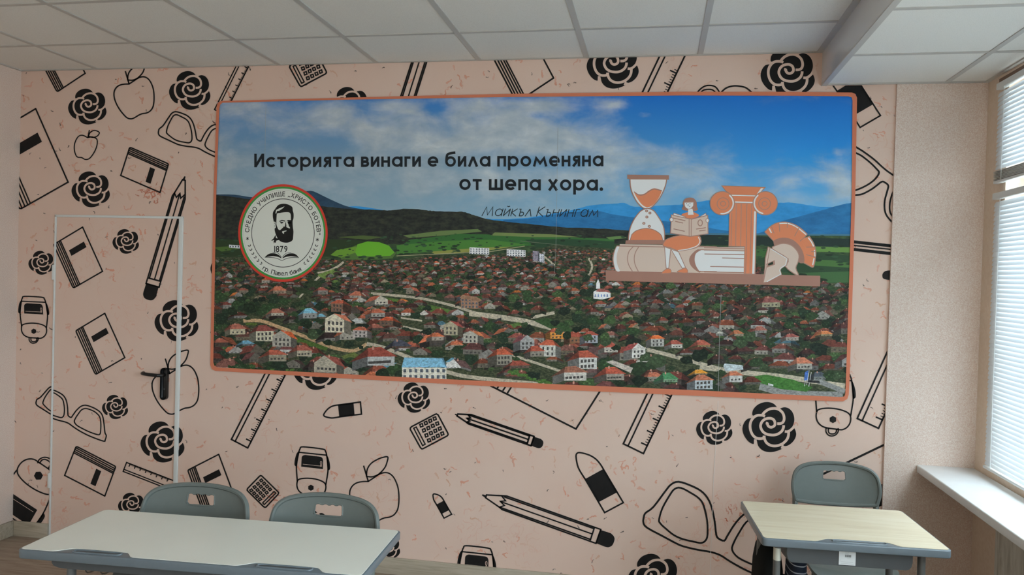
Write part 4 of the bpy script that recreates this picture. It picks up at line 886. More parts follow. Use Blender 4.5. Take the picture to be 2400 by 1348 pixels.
def letters(text, p0, p1, xh0, xh1, w, y, parent, name='letter', gap=.17, slant=0.0, space=.46):
    tot = 0; items = []
    for ch in text:
        st, wd_ = glyph(ch, w)
        if ch == ' ': tot += space; continue
        items.append((ch, tot, st, wd_)); tot += wd_ + gap
    tot -= gap
    for ch, off, st, wd_ in items:
        k = Ink()
        def m_(p):
            u = (off + p[0] + slant * p[1]) / tot; xh = xh0 + (xh1 - xh0) * u
            return (p0[0] + (p1[0] - p0[0]) * u, p0[1] + (p1[1] - p0[1]) * u - p[1] * xh)
        sx = (p1[0] - p0[0]) / tot; xh = (xh0 + xh1) / 2; yl = y
        for s in st:
            if s == 'dot': c_ = m_((.13, .14)); k.fill(ellipse(c_[0], c_[1], 4.2, 4.2, 16), y)
            else:
                yl += 0.000004; full = len(s) > 20 and abs(s[0][0] - s[-1][0]) + abs(s[0][1] - s[-1][1]) < 1e-6
                k.stroke([m_(p) for p in (s[:-1] if full else s)], w * (sx + xh) / 2, yl, None, full)
        madd(k, name, m_letter, parent)
m_letter = newmat('dark_print', P(30, 36, 42, 1.2), 0.6, 0.25)
quote = empty('quotation', (0, 0, 0)); quote.parent = mural; quote.matrix_parent_inverse = mural_inv
LY = 0.0042
letters('Историята винаги е била променяна', (596.7, 392.3), (1414.5, 390.2), 23.8, 25.3, .235, LY, quote)
letters('от шепа хора.', (1077, 445.5), (1413, 447.3), 26, 26, .235, LY, quote)
letters('Майкъл Кънингам', (1129, 506.4), (1402, 508.8), 17.6, 17.6, .105, LY, quote, slant=.30, gap=.20)

# --- round school emblem
LY = 0.0053
emb = empty('emblem', (0, 0, 0)); emb.parent = mural; emb.matrix_parent_inverse = mural_inv
ECX, ECY, ERX, ERY = 664.2, 546.4, 104.8, 114.3
def em(u, v_): return (ECX + ERX * u, ECY + ERY * v_)
def ering(r0, r1, y, col, name):
    k = Ink(); a = [em(r1 * math.cos(R(t)), r1 * math.sin(R(t))) for t in range(0, 360, 4)]
    if r0 > 0: k.fill([a, [em(r0 * math.cos(R(t)), r0 * math.sin(R(t))) for t in range(0, 360, 4)]], y, col)
    else: k.fill(a, y, col)
    return madd(k, name, m_print, emb)
EK = P(26, 26, 24, 1.3)
ering(0, .93, LY, P(180, 182, 174), 'disc'); ering(.952, 1.0, LY, P(176, 52, 40), 'red_ring'); ering(.912, .952, LY + .0001, P(52, 122, 58), 'green_ring')
ering(.880, .884, LY + .0002, P(140, 142, 138), 'fine_ring'); ering(.692, .705, LY + .0002, EK, 'inner_ring')
def font_chars(text):
    out = []; cu = bpy.data.curves.new('t', 'FONT'); ob = bpy.data.objects.new('t', cu); COL.objects.link(ob); cu.offset = 0.012; cu.resolution_u = 3
    for ch in text:
        if ch == ' ': out.append((None, None, .28)); continue
        if ch in 'няР':                                   # these outlines overlap in the font: drawn with strokes instead
            if ch == 'Р': st, w_ = [[(.08, 0), (.08, .728)], [(.08, .69), (.33, .69)] + [(.33 + .165 * math.cos(R(90 - 15 * k)), .522 + .168 * math.sin(R(90 - 15 * k))) for k in range(1, 12)] + [(.33, .354), (.08, .354)]], .54
            else: st, w_ = glyph(ch, .16); st = [[(p[0] * .54, p[1] * .54) for p in q] for q in st]; w_ *= .54
            vv, ff = [], []
            for q in st:
                P_ = [Vector(p) for p in q]
                for i_ in range(len(P_) - 1):
                    d_ = (P_[i_ + 1] - P_[i_]).normalized(); n_ = Vector((-d_.y, d_.x)) * .054; b = len(vv)
                    vv += [tuple(p) for p in (P_[i_] + n_, P_[i_] - n_, P_[i_ + 1] - n_, P_[i_ + 1] + n_)]; ff.append((b, b + 1, b + 2, b + 3))
            out.append((vv, ff, w_)); continue
        cu.body = ch; bpy.context.view_layer.update(); dg = bpy.context.evaluated_depsgraph_get()
        me = ob.evaluated_get(dg).to_mesh(); vv = [(q.co.x, q.co.y) for q in me.vertices]; ff = [tuple(p.vertices) for p in me.polygons]
        x0 = min(q[0] for q in vv); x1 = max(q[0] for q in vv); out.append(([(q[0] - x0, q[1]) for q in vv], ff, x1 - x0)); ob.evaluated_get(dg).to_mesh_clear()
    bpy.data.objects.remove(ob); bpy.data.curves.remove(cu); return out
def put_font(vv, ff, f, name, parent, y=LY + .0003, col=EK):
    k = Ink(); b = 0
    for q in vv: x, z = W(*f(q)); k.v.append((x, -y, z))
    for t in ff: k.f.append(t); k.c.append(col); k.m.append(0)
    madd(k, name, m_print, parent)
def arc_text(text, a0, a1, rad, size, name, outward=True, gap=.10):
    cs = font_chars(text); tot = sum(c[2] + gap for c in cs) - gap; x = 0
    for vv, ff, wd_ in cs:
        if vv:
            am = R(a0 + (a1 - a0) * (x + wd_ / 2) / tot)
            ex = (-math.sin(am), math.cos(am)) if outward else (math.sin(am), -math.cos(am))
            ey = (math.cos(am), math.sin(am)) if outward else (-math.cos(am), -math.sin(am))
            sx = abs(R(a1 - a0)) * rad / tot
            put_font(vv, ff, lambda q: em(rad * math.cos(am) + ex[0] * (q[0] - wd_ / 2) * sx + ey[0] * q[1] * size, rad * math.sin(am) + ex[1] * (q[0] - wd_ / 2) * sx + ey[1] * q[1] * size), name, emb)
        x += wd_ + gap
arc_text('СРЕДНО УЧИЛИЩЕ „ХРИСТО БОТЕВ“', 181, 363, .755, .128, 'emblem_letter')
arc_text('гр. Павел баня', 122, 61.5, .872, .118, 'emblem_letter', False, .06)
EM = crop(500, 420, 5.3925)
def eart(name, prims):
    k = Ink()
    for i, pr in enumerate(prims):
        yy_ = LY + .0002 + .00008 * pr[3] if len(pr) > 3 else LY + .0002; col = EK if pr[0] in 'fs' else P(176, 178, 170)
        pts = [EM(p) for p in pr[1]]
        if pr[0] in 'fF': k.fill(pts, yy_, col)
        else: k.stroke(pts, pr[2], yy_, col)
    return madd(k, name, m_print, emb)
def sm(p, n=3): return catmull(p, True, n)
eart('portrait', [('f', sm([(765, 520), (757, 470), (760, 420), (785, 380), (825, 330), (880, 312), (940, 318), (1000, 350), (1010, 400), (1020, 440), (1018, 500), (1008, 530), (1010, 600), (1018, 660), (1015, 720), (1006, 772), (960, 800), (905, 803), (855, 788), (820, 750), (795, 700), (780, 640), (786, 590), (772, 545)]), 0, 0),
    ('F', sm([(803, 560), (805, 480), (812, 436), (850, 428), (900, 420), (960, 420), (982, 445), (986, 500), (984, 540), (965, 560), (970, 600), (972, 625), (940, 612), (905, 602), (875, 622), (850, 645), (828, 635), (812, 600)]), 0, 1), ('F', sm([(768, 545), (765, 585), (778, 618), (795, 612), (797, 560), (785, 540)]), 0, 1), ('s', catmull([(775, 560), (785, 555), (790, 575), (780, 600)], False, 3), 1.0, 2),
    ('F', [(790, 430), (800, 390), (835, 372), (905, 345), (890, 365), (840, 400), (810, 405), (800, 440)], 0, 1), ('f', [(840, 530), (872, 516), (912, 524), (914, 538), (872, 530), (845, 542)], 0, 2), ('f', [(930, 528), (950, 517), (988, 519), (990, 560), (965, 562), (940, 550), (955, 540)], 0, 2), ('f', sm([(850, 548), (870, 541), (892, 547), (880, 559), (860, 561)]), 0, 2),
    ('f', sm([(916, 538), (928, 580), (924, 612), (893, 612), (890, 600), (908, 600), (913, 570)]), 0, 2), ('f', [(940, 545), (985, 545), (984, 610), (960, 600), (955, 570)], 0, 2), ('F', sm([(940, 575), (955, 580), (965, 610), (945, 605)]), 0, 3), ('f', sm([(846, 648), (880, 626), (906, 612), (944, 616), (975, 655), (940, 662), (912, 650), (884, 655), (870, 685), (855, 668)]), 0, 3),
    ('F', sm([(874, 664), (895, 656), (930, 650), (925, 660), (902, 668), (899, 688), (886, 688)]), 0, 4), ('f', [(738, 776), (768, 748), (792, 703), (797, 745), (832, 752), (838, 770), (802, 778), (792, 806), (778, 800), (768, 816), (770, 786)], 0, 0), ('F', [(752, 776), (772, 768), (775, 776), (760, 784)], 0, 1)])
eart('book_mark', [('f', sm([(660, 985), (710, 944), (780, 938), (835, 962), (868, 1000), (820, 982), (760, 974), (705, 980)], 3), 0), ('f', sm([(1080, 985), (1035, 944), (965, 940), (915, 962), (878, 1000), (930, 982), (985, 975), (1040, 980)], 3), 0), ('s', catmull([(655, 988), (760, 992), (830, 1010), (872, 1028), (915, 1010), (985, 992), (1088, 992)], False, 4), 1.1), ('s', catmull([(755, 925), (820, 935), (865, 985)], False, 4), 1.0), ('s', catmull([(990, 928), (925, 938), (880, 985)], False, 4), 1.0)])
cs = font_chars('1879'); x = 0
for i, (vv, ff, wd_) in enumerate(cs):
    put_font(vv, ff, lambda q: EM((776 + (x + q[0]) * 92, 922 - q[1] * 112)), 'emblem_letter', emb)
    x += wd_ + .10
for (ax, ay) in ((438, 752), (1320, 765)):
    eart('asterisk', [('s', [(ax + 20 * math.cos(R(a)), ay + 22 * math.sin(R(a))), (ax - 20 * math.cos(R(a)), ay - 22 * math.sin(R(a)))], 1.3) for a in (90, 30, 150)])
for sgn in (-1, 1):
    pr = []
    for i in range(6):
        t = R(90 - sgn * (36 + i * 6.6)) ; r_ = .79
        cx, cy = ECX + ERX * r_ * math.cos(t), ECY + ERY * r_ * math.sin(t); th = t + (math.pi / 2) * (-1 if sgn < 0 else 1) * -1
        for da in (.6, -.6):
            a_ = th + da; L = 7.0
            pr.append([(cx, cy), (cx + L * .5 * math.cos(a_ + .35), cy + L * .5 * math.sin(a_ + .35)), (cx + L * math.cos(a_), cy + L * math.sin(a_)), (cx + L * .5 * math.cos(a_ - .35), cy + L * .5 * math.sin(a_ - .35))])
    k = Ink()
    for p_ in pr: k.fill(p_, LY + .0002, EK)
    madd(k, 'laurel_branch', m_print, emb)

# --- flat illustration: hourglass, reading figure, books, column and helmet on a shelf
ill = empty('illustration', (0, 0, 0)); ill.parent = mural; ill.matrix_parent_inverse = mural_inv
A = crop(1400, 390, 4.65); B = crop(1650, 420, 5.186)
BRN, OUT, ORG, WHT, BEI, DKG = P(136, 100, 88), P(142, 108, 96), P(182, 110, 78), P(196, 202, 206), P(174, 156, 144), P(30, 44, 30)
class Art(Ink):
    def __init__(s): super().__init__(); s.y = LY
    def p(s, pts, col, fr=A, line=0, oc=OUT): s.y += .00001; q = [fr(p) for p in pts]; s.fill(q, s.y, col); (s.y_line(q, line, oc) if line else None)
    def y_line(s, q, w, oc): s.y += .00001; s.stroke(q, w, s.y, oc, True)
    def s_(s, pts, w, col, fr=A): s.y += .00001; s.stroke([fr(p) for p in pts], w, s.y, col)
def fin(art, name): madd(art, name, m_print, ill)
a = Art(); a.fill([A((92, 1132)), B((1410, 1175)), B((1410, 1304)), A((92, 1246))], LY, BRN); fin(a, 'shelf')
a = Art(); bl = catmull([(215, 868), (185, 930), (170, 1010), (182, 1080), (205, 1141)], False, 4)
a.y += .0001; a.fill([A(p) for p in bl] + [B((485, 1152)), B((492, 826)), A((745, 878))], a.y, BEI); a.s_(bl, 2.2, OUT)
a.p(catmull([(215, 872), (240, 874), (216, 950), (212, 1030), (225, 1090), (247, 1141), (208, 1139), (182, 1060), (180, 980), (195, 915)], True, 3), WHT)
a.s_(catmull([(395, 872), (345, 930), (329, 1010), (345, 1080), (382, 1143)], False, 4), 2.0, OUT); a.s_(catmull([(452, 876), (415, 940), (402, 1010), (415, 1080), (447, 1145)], False, 4), 2.0, OUT)
a.p([(245, 848), (740, 856), (738, 880), (245, 868)], BEI); a.s_([(215, 868), (740, 880)], 2.2, OUT)
a.p(catmull([(1120, 905), (1045, 940), (1000, 1010), (1020, 1085), (1090, 1146), (1130, 1146), (1200, 1020)], True, 3), BRN)
a.y += .00001; a.fill([A(p) for p in catmull([(1112, 1143), (1078, 1090), (1060, 1020), (1075, 950), (1135, 912)], False, 4)] + [B((490, 880)), B((481, 1130))], a.y, WHT)
for p0, p1 in (((0, 862), (492, 871)), ((0, 1128), (484, 1137)), ((0, 833), (492, 846))): a.s_([p0, p1], 2.0, OUT, B)
a.s_([(1110, 872), (1302, 878)], 2.0, OUT); a.s_([(1110, 908), (1302, 914)], 2.0, OUT); a.s_([(1090, 1143), (1302, 1147)], 2.0, OUT)
for p0, p1 in (((5, 910), (490, 918)), ((220, 958), (490, 966)), ((75, 1062), (482, 1070))): a.s_([p0, p1], 2.0, BRN, B)
fin(a, 'books')
a = Art(); a.y += .0002
a.p([(310, 808), (735, 812), (735, 852), (305, 846)], BRN)
a.p(catmull([(357, 138), (362, 220), (385, 300), (430, 385), (480, 440), (520, 462), (565, 460), (610, 430), (670, 360), (715, 280), (745, 200), (755, 140)], False, 4), WHT, A, 2.4, BRN)
a.p([(540, 458)] + catmull([(500, 472), (460, 500), (400, 580), (360, 670), (342, 760), (340, 810)], False, 4) + catmull([(732, 812), (732, 720), (715, 640), (670, 560), (620, 490), (575, 465)], False, 4), WHT, A, 2.4, BRN)
a.p([(327, 92), (780, 98), (780, 147), (327, 138)], BRN)
a.p(catmull([(400, 275), (450, 305), (510, 300), (560, 265), (620, 240), (692, 262), (695, 290), (660, 360), (610, 420), (560, 444), (520, 440), (480, 410), (430, 340)], True, 4), ORG); a.s_(catmull([(400, 278), (450, 312), (510, 308), (560, 275), (620, 248), (705, 268)], False, 4), 2.4, BRN)
a.p([(358, 807)] + catmull([(375, 745), (420, 705), (500, 680), (570, 680), (640, 705), (695, 750), (712, 808)], False, 4), ORG, A, 1.6, BRN)
for c_ in ((537, 487), (573, 510), (540, 553), (507, 622), (567, 655)): a.p(ellipse(c_[0], c_[1], 17, 15, 12), BRN); a.p(ellipse(c_[0], c_[1], 6, 6, 8), BEI)
fin(a, 'hourglass')
a = Art(); a.y += .0003
a.p([(733, 878), (800, 900), (790, 1000), (778, 1112), (750, 1113), (740, 1000)], WHT, A, 1.8); a.p([(803, 905), (885, 932), (962, 1105), (925, 1112), (870, 1020)], WHT, A, 1.8)
a.p(catmull([(698, 1166), (745, 1122), (795, 1120), (803, 1160), (740, 1166)], True, 2), ORG, A, 1.2); a.p(catmull([(868, 1147), (925, 1118), (970, 1112), (985, 1160), (900, 1158)], True, 2), ORG, A, 1.2)
a.p(catmull([(718, 866), (735, 815), (780, 785), (900, 755), (1095, 758), (1128, 800), (1125, 840), (1090, 880), (1000, 905), (890, 922), (800, 890)], True, 4), ORG, A, 2.0); a.s_(catmull([(1100, 772), (1118, 820), (1080, 870), (980, 903), (880, 917)], False, 4), 2.0, WHT)
a.p(catmull([(915, 530), (985, 500), (1050, 500), (1110, 540), (1000, 572)], True, 3), ORG)
a.p(catmull([(930, 410), (950, 360), (1000, 342), (1050, 350), (1080, 390), (1085, 440), (1094, 475), (1040, 492), (980, 486), (922, 470), (938, 430)], True, 4), BRN); a.p([(990, 465), (1036, 462), (1050, 527), (988, 531)], WHT); a.p([(948, 395), (1048, 392)] + catmull([(1046, 430), (1020, 460), (990, 466), (960, 447), (950, 420)], False, 3), WHT, A, 1.0)
a.p(ellipse(972, 408, 4, 5, 8), EK); a.p(ellipse(1010, 405, 4, 5, 8), EK); a.s_([(992, 412), (985, 428), (996, 432)], .8, EK); a.s_([(1000, 442), (1012, 434)], .9, EK)
a.p([(835, 512), (965, 552), (950, 565), (825, 535)], WHT, A, 1.4); a.p([(1110, 555), (1180, 513), (1186, 535), (1130, 556)], WHT, A, 1.4)
a.p([(808, 530), (995, 571), (1030, 576), (1202, 534), (1206, 735), (1010, 765), (798, 728)], BEI, A, 2.0)
a.s_([(1000, 572), (1000, 762)], 1.8, OUT); a.s_([(1023, 574), (1022, 762)], 1.8, OUT)
for p0, p1 in (((820, 563), (960, 594)), ((848, 600), (935, 619)), ((830, 682), (952, 709)), ((1076, 685), (1182, 669)), ((1110, 705), (1180, 696))): a.s_([p0, p1], 1.9, BRN)
a.s_(ellipse(1120, 617, 24, 33, 20) + [(1144, 617)], 1.9, BRN); a.p(ellipse(808, 582, 19, 22, 14), WHT, A, 1.5); a.p(ellipse(1199, 591, 17, 22, 14), WHT, A, 1.5)
fin(a, 'reading_figure')
a = Art(); a.y += .0003
a.p([(345, 290), (640, 296), (630, 700), (620, 1153), (485, 1151), (493, 820), (300, 815), (308, 430)], ORG, B, 1.6); a.p([(608, 390), (630, 395), (612, 1152), (584, 1150)], WHT, B)
for p0, p1 in (((390, 300), (384, 815)), ((452, 300), (444, 815)), ((520, 300), (505, 1150)), ((578, 300), (556, 1150)), ((338, 410), (326, 815))): a.s_([p0, p1], 1.7, OUT, B)
a.p([(330, 196), (632, 204), (588, 290), (368, 285)], ORG, B, 1.6); a.p([(215, 82), (745, 100), (640, 200), (330, 192), (270, 150)], ORG, B, 1.8); a.p([(690, 112), (722, 112), (658, 190), (635, 192)], WHT, B)
a.s_([(330, 197), (632, 205)], 2.0, WHT, B); a.s_([(375, 279), (588, 285)], 3.0, WHT, B)
for cx, sg in ((222, 1), (742, -1)):
    a.p(ellipse(cx, 294, 148, 142, 40), ORG, B, 2.0); a.s_(ellipse(cx, 294, 132, 127, 30, -50 if sg > 0 else 100, 100 if sg > 0 else 230), 3.2, WHT, B)
    for r_ in (72, 30): a.s_(ellipse(cx + sg * 8, 300, r_, r_, 24) + [(cx + sg * 8 + r_, 300)], 1.6, OUT, B)
fin(a, 'column')
a = Art(); a.y += .0003
a.p(catmull([(738, 642), (800, 580), (880, 535), (980, 522), (1080, 545), (1170, 595), (1252, 668)], False, 3) + [(1215, 715)] + catmull([(1280, 698), (1330, 780), (1356, 870), (1352, 960), (1330, 1064), (1298, 1066)], False, 3) + [(1150, 985), (1100, 850), (980, 770), (860, 790), (845, 755)], ORG, B, 2.0)
a.p(catmull([(850, 745), (950, 712), (1060, 730), (1150, 800), (1205, 900), (1215, 1012), (1150, 1012), (1150, 930), (1110, 850), (1040, 790), (960, 780), (862, 812)], True, 3), BRN, B)
a.p(catmull([(830, 848), (880, 803), (960, 782), (1050, 800), (1120, 860), (1152, 930), (1140, 1010), (1113, 1080), (1145, 1163), (1095, 1150), (990, 1062), (1020, 970)], True, 3), BEI, B, 2.2)
a.p([(778, 825), (805, 838), (1022, 970), (1002, 1047), (952, 1072), (922, 1100), (940, 1162), (750, 1256), (718, 1258), (740, 1070), (744, 960)], BEI, B, 2.0); a.s_([(800, 828), (760, 1060), (722, 1250)], 1.6, OUT, B)
a.p([(752, 1030), (858, 985), (862, 1040), (765, 1075)], OUT, B); a.p([(775, 1032), (835, 1002), (840, 1035), (780, 1052)], DKG, B)
a.s_([(806, 845), (1008, 968)], 1.6, WHT, B); a.s_([(1003, 975), (990, 1042), (928, 1085), (918, 1110), (932, 1155), (760, 1248)], 2.0, WHT, B)
a.s_(catmull([(915, 541), (1005, 538), (1080, 560), (1145, 597)], False, 4), 2.4, WHT, B); a.s_([(1152, 603), (1240, 675)], 2.8, WHT, B); a.s_([(1265, 712), (1305, 765), (1330, 818)], 2.8, WHT, B); a.s_([(1340, 860), (1345, 940)], 2.6, WHT, B); a.s_([(1335, 960), (1318, 1045)], 2.6, WHT, B); a.s_([(790, 600), (818, 655)], 3.0, WHT, B)
for q in ([(910, 545), (918, 640)], [(1012, 530), (1008, 590)], [(1148, 600), (1098, 695)], [(1250, 680), (1165, 755)], [(1355, 825), (1238, 828)], [(1352, 882), (1300, 880)], [(1345, 945), (1238, 918)], [(820, 580), (850, 660)]): a.s_(q, 1.6, OUT, B)
fin(a, 'helmet')
k = Ink(); k.stroke([(1308, 300), (1306, 420), (1303, 590), (1300, 640)], .55, .0047); k.stroke([(1690, 690), (1686, 790), (1683, 930)], .9, .0066); k.stroke([(624, 246), (621, 400)], .6, .0036)
madd(k, 'paper_seam', newmat('pale_print_seam', (.45, .46, .45, 1), .6))

# ------------------------------------------------------------------ school furniture
def prism_obj(name, loops, z0, z1, mat, parent, bev=0.0, seg=2, smooth=True):
    bm = bmesh.new(); bm_prism(bm, loops, z0, z1); bmesh.ops.recalc_face_normals(bm, faces=bm.faces[:])
    if bev:
        es = [e for e in bm.edges if len(e.link_faces) == 2 and e.calc_face_angle(0) > R(50)]
        bmesh.ops.bevel(bm, geom=es, offset=bev, segments=seg, profile=0.5, affect='EDGES')
    return link(name, bm_mesh(name, bm, mat, smooth), parent)
def sstep(t): t = max(0, min(1, t)); return t * t * (3 - 2 * t)
def make_desk(name, loc, rz, w, d, top_z, notches, m_top, label, front_leg_x, tray):
    """front edge (towards the room) at -d/2; notches = [(x0, x1)] of the pen rests along the front edge"""
    t = empty(name, loc, rz, label, 'desk'); hw, hd = w / 2, d / 2
    prism_obj('edge_moulding', [rrect(-hw, -hd, hw, hd, 0.022, 6)], top_z - 0.030, top_z - 0.0005, m_edge, t, 0.004, 3)
    # worktop sheet let into the moulding, cut back behind the pen rests
    pts = []; N = 120; x0, x1 = -hw + 0.007, hw - 0.007
    for i in range(N + 1):
        x = x0 + (x1 - x0) * i / N; dep = 0.0
        for a, b in notches: dep = max(dep, min(sstep((x - a) / 0.065), sstep((b - x) / 0.045)))
        pts.append((x, -hd + 0.010 + 0.036 * dep))
    back = rrect(x0, -hd + 0.05, x1, hd - 0.007, 0.018, 5)
    pts2 = [(x0 + 0.012, pts[0][1])] + [p for p in pts if x0 + 0.014 < p[0] < x1 - 0.014] + [(x1 - 0.012, pts[-1][1]), (x1 - 0.003, pts[-1][1] + 0.004), (x1, pts[-1][1] + 0.014)] + back[:14] + [(x0, pts[0][1] + 0.014), (x0 + 0.003, pts[0][1] + 0.004)]
    prism_obj('worktop', [pts2], top_z - 0.004, top_z + 0.0008, m_top, t, 0.0, smooth=False)
    for a, b in notches:
        c = catmull([(a + 0.075, -hd + 0.022), (a + 0.09, -hd + 0.036), (b - 0.07, -hd + 0.036), (b - 0.052, -hd + 0.030), (b - 0.055, -hd + 0.018), (b - 0.08, -hd + 0.014), (a + 0.09, -hd + 0.014)], True, 4)
        r_ = tube('pen_rest', [(p[0], p[1], top_z + 0.0004) for p in c], 0.0034, m_edge, t, 8, True)
        prism_obj('groove', [[(p[0], p[1]) for p in c]], top_z - 0.003, top_z + 0.0003, m_tray, t, smooth=False)
    tx0, tx1, th, ty0, ty1 = tray
    bm = bmesh.new(); n = 6
    sec = [(-1, 0), (-1, -.55), (-.985, -.8), (-.95, -.95), (-.9, -1), (.9, -1), (.95, -.95), (.985, -.8), (1, -.55), (1, 0)]
    cxm, hwx = (tx0 + tx1) / 2, (tx1 - tx0) / 2
    rows = []
    for (yy, k, kz) in ((ty0, 1.0, 1.0), (ty0 + 0.006, 1.01, 1.03), (ty0 + 0.12, 1.0, 1.22), (ty1 - 0.02, .98, 1.22), (ty1, .97, 1.15)):
        rows.append([bm.verts.new((cxm + u * hwx * k, yy, top_z - 0.030 + v_ * th * kz)) for u, v_ in sec])
    for ra, rb in zip(rows, rows[1:]):
        for i in range(len(sec) - 1): bm.faces.new((ra[i], ra[i + 1], rb[i + 1], rb[i]))
    bm.faces.new(rows[0]); bm.faces.new(rows[-1][::-1])
    bm.faces.new([v_ for r2 in rows for v_ in (r2[0],)] + [r2[-1] for r2 in reversed(rows)])
    link('storage_tray', bm_mesh('storage_tray', bm, m_tray, True), t)
    for sx in (-1, 1):
        for sy in (-1, 1):
            x = sx * front_leg_x; y = sy * (hd - 0.075)
            lg = tube('leg', [(x, y * .92, top_z - 0.031), (x * 1.01, y, 0.03)], 0.0135, m_tubegrey, t, 14, False, 1.3)
            tube('foot_cap', [(x * 1.01, y, 0.034), (x * 1.01, y, 0.0)], 0.0165, m_tray, lg, 14, False, 1.3)
        tube('side_rail', [(sx * front_leg_x, -hd + 0.09, top_z - 0.05), (sx * front_leg_x, hd - 0.09, top_z - 0.05)], 0.013, m_tubegrey, t, 10)
    tube('cross_bar', [(-front_leg_x, hd - 0.08, 0.30), (front_leg_x, hd - 0.08, 0.30)], 0.013, m_tubegrey, t, 10)
    return t
TZ = 0.77
dl = make_desk('double_desk', (2.470, -1.755, 0), R(3.2), 1.189, 0.458, TZ, [(-0.475, -0.185), (0.165, 0.47)], m_desk_white, 'long white school desk with two grey pen rests, front left', 0.455, (-0.49, 0.49, 0.035, -0.195, 0.17))
m_panel = plastic('mid_grey_plastic', (0.075, 0.075, 0.07, 1), 0.45)
bm = bmesh.new(); bm_box(bm, (-0.30, -0.165, TZ - 0.20), (0.30, 0.10, TZ - 0.072), 0.02, 3); link('storage_box', bm_mesh('storage_box', bm, m_panel, True), dl)
for x in (-0.40, -0.345):
    tube('bag_hook', [(x, -0.15, TZ - 0.066), (x + 0.002, -0.15, TZ - 0.086), (x + 0.008, -0.15, TZ - 0.092), (x + 0.022, -0.15, TZ - 0.088), (x + 0.04, -0.15, TZ - 0.078)], 0.0024, m_chrome, dl, 6)
dr = make_desk('single_desk', (4.690, -0.956, 0), R(3.4), 0.672, 0.500, TZ, [(-0.150, 0.165)], m_maple, 'small pale wood grain school desk with grey edge by the window', 0.262, (-0.235, 0.215, 0.068, -0.205, 0.18))
# white paper label with bar code on the storage tray of the small desk
lab = empty('paper_label', (0, 0, 0)); lab.parent = dr
m_labelp = newmat('label_paper', (0.72, 0.73, 0.72, 1), 0.6); m_labelk = newmat('label_print', (0.05, 0.05, 0.05, 1), 0.6); m_labelg = newmat('label_grey_print', (0.45, 0.45, 0.45, 1), 0.6)
LX, LZ, LYY = -0.018, TZ - 0.041, -0.2082
box('sheet', (LX - 0.030, LYY, LZ - 0.052), (LX + 0.030, LYY + 0.002, LZ + 0.004), m_labelp, lab)
x = LX - 0.008; rb = random.Random(2)
while x < LX + 0.014:
    w_ = rb.uniform(.0005, .0016); box('bar', (x, LYY - 0.0004, LZ - 0.022), (x + w_, LYY, LZ - 0.013), m_labelk, lab); x += w_ + rb.uniform(.0006, .0012)
for i, (zz, a, b) in enumerate(((-.003, -.008, .006), (-.0065, -.008, .004), (-.010, -.008, .005), (-.026, .0, .012), (-.040, -.024, .022), (-.046, -.024, .024), (-.034, -.027, -.022))): box('text_line', (LX + a, LYY - 0.0004, LZ + zz - .0008), (LX + b, LYY, LZ + zz), m_labelg, lab)
m_sticker = newmat('cream_sticker', (0.62, 0.60, 0.50, 1), 0.6)
tube('sticker', [(-0.262, -0.163, TZ - 0.058), (-0.2625, -0.1645, TZ - 0.105)], 0.0141, m_sticker, dr, 14, False, 1.31)

# bag hanging from the small desk and striped cloth bag beside it
def lathe_bag(name, loc, rx, ry, h, mat, label, cat, rz=0.0, parts=None):
    t = empty(name, loc, rz, label, cat); bm = bmesh.new(); rows = []; n = 28
    prof = [(0, .30), (.02, .62), (.08, .86), (.2, .98), (.45, 1.0), (.7, .95), (.86, .80), (.95, .55), (1.0, .25)]
    for (z, k) in prof:
        row_ = []
        for j in range(n):
            a_ = 6.28318 * j / n; c, s_ = math.cos(a_), math.sin(a_); e = .72
            row_.append(bm.verts.new((rx * k * math.copysign(abs(c) ** e, c), ry * k * math.copysign(abs(s_) ** e, s_), z * h)))
        rows.append(row_)
    for ra, rb_ in zip(rows, rows[1:]):
        for j in range(n): bm.faces.new((ra[j], ra[(j + 1) % n], rb_[(j + 1) % n], rb_[j]))
    bm.faces.new(rows[0][::-1]); bm.faces.new(rows[-1])
    link('body', bm_mesh('body', bm, mat, True), t); return t
m_bag = newmat('black_bag_cloth', (0.010, 0.011, 0.010, 1), 0.85, 0.12); v = coords(m_bag, False); f = noise(m_bag, v, 60, 3); bump(m_bag, f, 0.2, 0.002)
m_stripe = newmat('navy_striped_cloth', (0.01, 0.015, 0.03, 1), 0.8); v = coords(m_stripe, False, (0.35, 0.35, 1.0))
wv = nd(m_stripe, 'ShaderNodeTexWave'); wv.bands_direction = 'Z'; wv.inputs['Scale'].default_value = 11; wv.inputs['Distortion'].default_value = 1.6; wv.inputs['Detail Scale'].default_value = 2.0
lk(m_stripe, v, wv.inputs['Vector']); setcol(m_stripe, ramp(m_stripe, wv.outputs['Fac'], [(0.0, (0.008, 0.013, 0.026, 1)), (0.90, (0.010, 0.016, 0.032, 1)), (0.975, (0.35, 0.37, 0.40, 1))]))
bg1 = lathe_bag('school_bag', (4.452, -0.80, 0.25), 0.055, 0.14, 0.40, m_bag, 'black bag hanging on the left side of the small desk', 'bag', R(3.4))
tube('strap', catmull([(0, 0), (1, 0)], False, 1) and [(0.0, -0.05, 0.36), (0.02, -0.05, 0.395), (0.03, 0.0, 0.405), (0.02, 0.05, 0.395), (0.0, 0.05, 0.36)], 0.006, m_bag, bg1, 8)
bg2 = lathe_bag('cloth_bag', (4.545, -0.93, 0.36), 0.036, 0.08, 0.35, m_stripe, 'navy cloth bag with thin white stripes under the small desk', 'bag', R(3.4))
tube('cord', [(0.0, -0.03, 0.345), (0.0, -0.03, 0.362), (0.0, 0.03, 0.362), (0.0, 0.03, 0.345)], 0.003, m_bag, bg2, 6)

